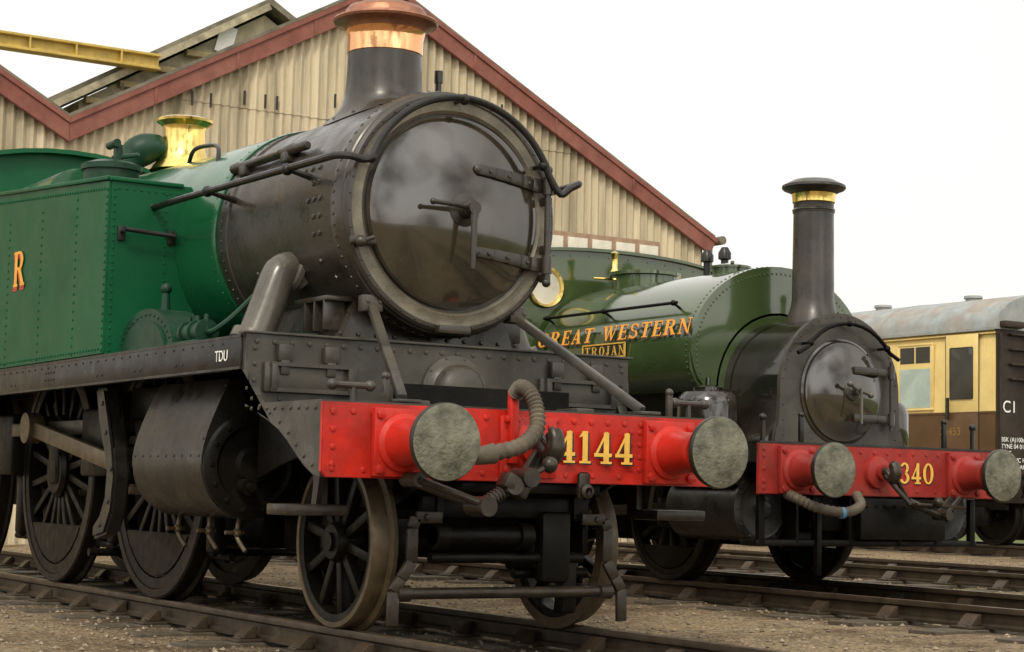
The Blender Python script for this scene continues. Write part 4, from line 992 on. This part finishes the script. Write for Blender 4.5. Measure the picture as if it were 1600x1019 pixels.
def ground():
    def axis(lo,hi,st):
        a=[];x=lo
        while x<=hi: a.append(x);x+=st
        return [-900,-400,-150,-60,-30]+a+[hi+8,hi+25,150,400,900]
    xs=axis(-12,24,.3);ys=axis(-12,30,.3)
    from mathutils import noise
    def gz(x,y): return -.172+G(x)+.022*noise.noise((x*.9,y*.9,0))+.012*noise.noise((x*3,y*3,4))
    vs=[(x,y,gz(x,y)) for y in ys for x in xs];fs=[]
    nx=len(xs)
    for j in range(len(ys)-1):
        for i in range(nx-1): fs.append((j*nx+i,j*nx+i+1,(j+1)*nx+i+1,(j+1)*nx+i))
    me=bpy.data.meshes.new('ground');me.from_pydata(vs,[],fs);me.polygons.foreach_set('use_smooth',[True]*len(fs))
    o=bpy.data.objects.new('ground',me);scene.collection.objects.link(o);o['kind']='structure'
    m=bpy.data.materials.new('yard_ground');m.use_nodes=True;nt=m.node_tree;N=nt.nodes;L=nt.links;b=N['Principled BSDF'];b.inputs['Roughness'].default_value=.92;b.inputs['Specular IOR Level'].default_value=.25
    tc=N.new('ShaderNodeTexCoord')
    def noi(s,d=8,r=.65):
        n=N.new('ShaderNodeTexNoise');n.inputs['Scale'].default_value=s;n.inputs['Detail'].default_value=d;n.inputs['Roughness'].default_value=r;L.new(tc.outputs['Object'],n.inputs['Vector']);return n.outputs['Fac']
    def ramp(src,els):
        n=N.new('ShaderNodeValToRGB');L.new(src,n.inputs[0]);e=n.color_ramp.elements
        while len(e)<len(els):e.new(.5)
        for x,(p,c) in zip(e,els):x.position=p;x.color=(*c,1)
        return n.outputs[0]
    def mix(f,A,B,t='MIX'):
        n=N.new('ShaderNodeMix');n.data_type='RGBA';n.blend_type=t
        if isinstance(f,float):n.inputs[0].default_value=f
        else:L.new(f,n.inputs[0])
        L.new(A,n.inputs[6]);L.new(B,n.inputs[7]);return n.outputs[2]
    def mth(op,a,b2):
        n=N.new('ShaderNodeMath');n.operation=op
        for i,x in enumerate((a,b2)):
            if x is None: continue
            if isinstance(x,(int,float)): n.inputs[i].default_value=x
            else: L.new(x,n.inputs[i])
        return n.outputs[0]
    fine=ramp(noi(38,6,.8),[(.3,(.11,.08,.048)),(.5,(.33,.255,.165)),(.72,(.55,.455,.32))])
    big=ramp(noi(.8,8),[(.38,(.4,.34,.28)),(.52,(.9,.88,.85)),(.7,(1.0,.95,.87))])
    c=mix(.9,fine,big,'MULTIPLY')
    vo=N.new('ShaderNodeTexVoronoi');vo.inputs['Scale'].default_value=34;L.new(tc.outputs['Object'],vo.inputs['Vector'])
    peb=ramp(vo.outputs['Color'],[(.2,(.5,.5,.5)),(.8,(1.35,1.3,1.2))])
    c=mix(.75,c,peb,'MULTIPLY')
    sx=N.new('ShaderNodeSeparateXYZ');L.new(tc.outputs['Object'],sx.inputs[0])
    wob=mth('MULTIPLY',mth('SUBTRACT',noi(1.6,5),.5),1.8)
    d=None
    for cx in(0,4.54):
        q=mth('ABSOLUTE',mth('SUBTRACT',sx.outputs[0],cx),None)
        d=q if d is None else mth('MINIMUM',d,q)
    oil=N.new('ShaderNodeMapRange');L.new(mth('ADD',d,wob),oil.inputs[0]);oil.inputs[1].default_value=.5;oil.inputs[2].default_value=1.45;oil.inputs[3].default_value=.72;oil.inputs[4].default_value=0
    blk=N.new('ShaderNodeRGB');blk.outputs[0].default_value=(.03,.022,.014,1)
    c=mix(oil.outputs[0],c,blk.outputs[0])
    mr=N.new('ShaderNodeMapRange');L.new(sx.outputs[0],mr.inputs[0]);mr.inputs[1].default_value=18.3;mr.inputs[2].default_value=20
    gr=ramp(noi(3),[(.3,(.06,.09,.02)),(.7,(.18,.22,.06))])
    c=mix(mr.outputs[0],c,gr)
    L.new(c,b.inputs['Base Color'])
    bn=N.new('ShaderNodeBump');bn.inputs['Strength'].default_value=1.;bn.inputs['Distance'].default_value=.03
    L.new(mth('ADD',noi(30,6,.7),vo.outputs['Distance']),bn.inputs['Height']);L.new(bn.outputs[0],b.inputs['Normal'])
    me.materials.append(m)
    vs=[];fs=[]
    for i in range(26000):
        x=random.uniform(-5.5,14);y=random.uniform(-5,9) if random.random()<.8 else random.uniform(9,16)
        if any(abs(x-cx-s*.7515)<.07 for cx in(0,4.54,8.9) for s in(-1,1)): continue
        r=random.choice((.006,.008,.01,.012,.018,.024))
        z=gz(x,y)+r*.2
        k=len(vs);a=random.uniform(0,3)
        for d in((1,0,0),(-1,0,0),(0,1,0),(0,-1,0),(0,0,1),(0,0,-1)):
            q=V(d)*r*random.uniform(.6,1.2);q.z*=.7
            q.rotate(Matrix.Rotation(a,3,'Z'));vs.append((x+q.x,y+q.y,z+q.z))
        for f in((0,2,4),(2,1,4),(1,3,4),(3,0,4),(2,0,5),(1,2,5),(3,1,5),(0,3,5)): fs.append(tuple(k+j for j in f))
    me=bpy.data.meshes.new('gravel');me.from_pydata(vs,[],fs);me.materials.append(new_mat('gravel_stone',(.25,.2,.14),.9,0,.6,9,.0,20,dust=(.08,.062,.04),dusta=.8,spec=.3))
    o=bpy.data.objects.new('gravel',me);scene.collection.objects.link(o);o['kind']='stuff';o['label']='loose gravel stones scattered between the rails';o['category']='gravel'
loco_one();loco_two();coach();shed();stage();tracks();ground()
# ---------------------------------------------------------------- camera
P=math.radians(5.13);r=math.radians(1.29);th=math.radians(32)
F=V((math.sin(th)*math.cos(P),math.cos(th)*math.cos(P),math.sin(P)));R0=V((math.cos(th),-math.sin(th),0));U0=R0.cross(F)
U=U0*math.cos(r)-R0*math.sin(r);R=R0*math.cos(r)+U0*math.sin(r)
cam=bpy.data.cameras.new('camera');co=bpy.data.objects.new('camera',cam);scene.collection.objects.link(co)
mt=Matrix((R,U,-F)).transposed().to_4x4();mt.translation=V((-5.503,-8.5,.81));co.matrix_world=mt
cam.lens=64.8;cam.sensor_width=36;cam.clip_end=3000;cam.clip_start=.1;scene.camera=co
# ---------------------------------------------------------------- light
sd=V((-.56,-.62,.86)).normalized()
w=bpy.data.worlds.new('World');scene.world=w;w.use_nodes=True;nt=w.node_tree;N=nt.nodes;L=nt.links;bg=N['Background']
sky=N.new('ShaderNodeTexSky');sky.sky_type='NISHITA';sky.sun_disc=False;sky.sun_elevation=math.asin(sd.z);sky.sun_rotation=math.atan2(sd.x,sd.y)
tc=N.new('ShaderNodeTexCoord')
def wn(s,d): 
    n=N.new('ShaderNodeTexNoise');n.inputs['Scale'].default_value=s;n.inputs['Detail'].default_value=d;L.new(tc.outputs['Generated'],n.inputs['Vector']);return n.outputs['Fac']
def wdot(v,a,b,c,d):
    t=N.new('ShaderNodeVectorMath');t.operation='DOT_PRODUCT';L.new(tc.outputs['Generated'],t.inputs[0]);t.inputs[1].default_value=tuple(v)
    m=N.new('ShaderNodeMapRange');L.new(t.outputs['Value'],m.inputs[0])
    for i,x in zip((1,2,3,4),(a,b,c,d)): m.inputs[i].default_value=x
    return m.outputs[0]
def wm(op,a,b):
    n=N.new('ShaderNodeMath');n.operation=op
    for i,x in enumerate((a,b)):
        if isinstance(x,(int,float)): n.inputs[i].default_value=x
        else: L.new(x,n.inputs[i])
    return n.outputs[0]
cr=N.new('ShaderNodeValToRGB');L.new(wn(1.8,5),cr.inputs[0]);cr.color_ramp.elements[0].position=.3;cr.color_ramp.elements[0].color=(10.3,10.1,9.6,1);cr.color_ramp.elements[1].position=.62;cr.color_ramp.elements[1].color=(12.0,11.6,10.8,1)
# unseen broken cloud added behind the camera for reflections and contrast, brighter round sun
mc=N.new('ShaderNodeMapRange');L.new(wn(3.2,6),mc.inputs[0])
for i,x in zip((1,2,3,4),(.38,.6,.4,1.75)): mc.inputs[i].default_value=x
behind=wdot((-.53,-.848,0),-.1,.4,0,1)
fac=wm('ADD',wm('MULTIPLY',behind,wm('SUBTRACT',mc.outputs[0],1.)),1.)
fac=wm('MULTIPLY',fac,wdot(sd,.3,1,1,1.8))
sc=N.new('ShaderNodeVectorMath');sc.operation='SCALE';L.new(cr.outputs[0],sc.inputs[0]);L.new(fac,sc.inputs['Scale'])
mx=N.new('ShaderNodeMix');mx.data_type='RGBA';mx.inputs[0].default_value=.93;L.new(sky.outputs[0],mx.inputs[6]);L.new(sc.outputs[0],mx.inputs[7]);L.new(mx.outputs[2],bg.inputs[0]);bg.inputs[1].default_value=.1
sl=bpy.data.lights.new('sun','SUN');sl.energy=1.5;sl.angle=math.radians(11);sl.color=(1,.91,.76);so=bpy.data.objects.new('sun',sl);scene.collection.objects.link(so)
so.rotation_euler=sd.to_track_quat('Z','Y').to_euler()
scene.view_settings.view_transform='Standard';scene.view_settings.look='None';scene.view_settings.exposure=0
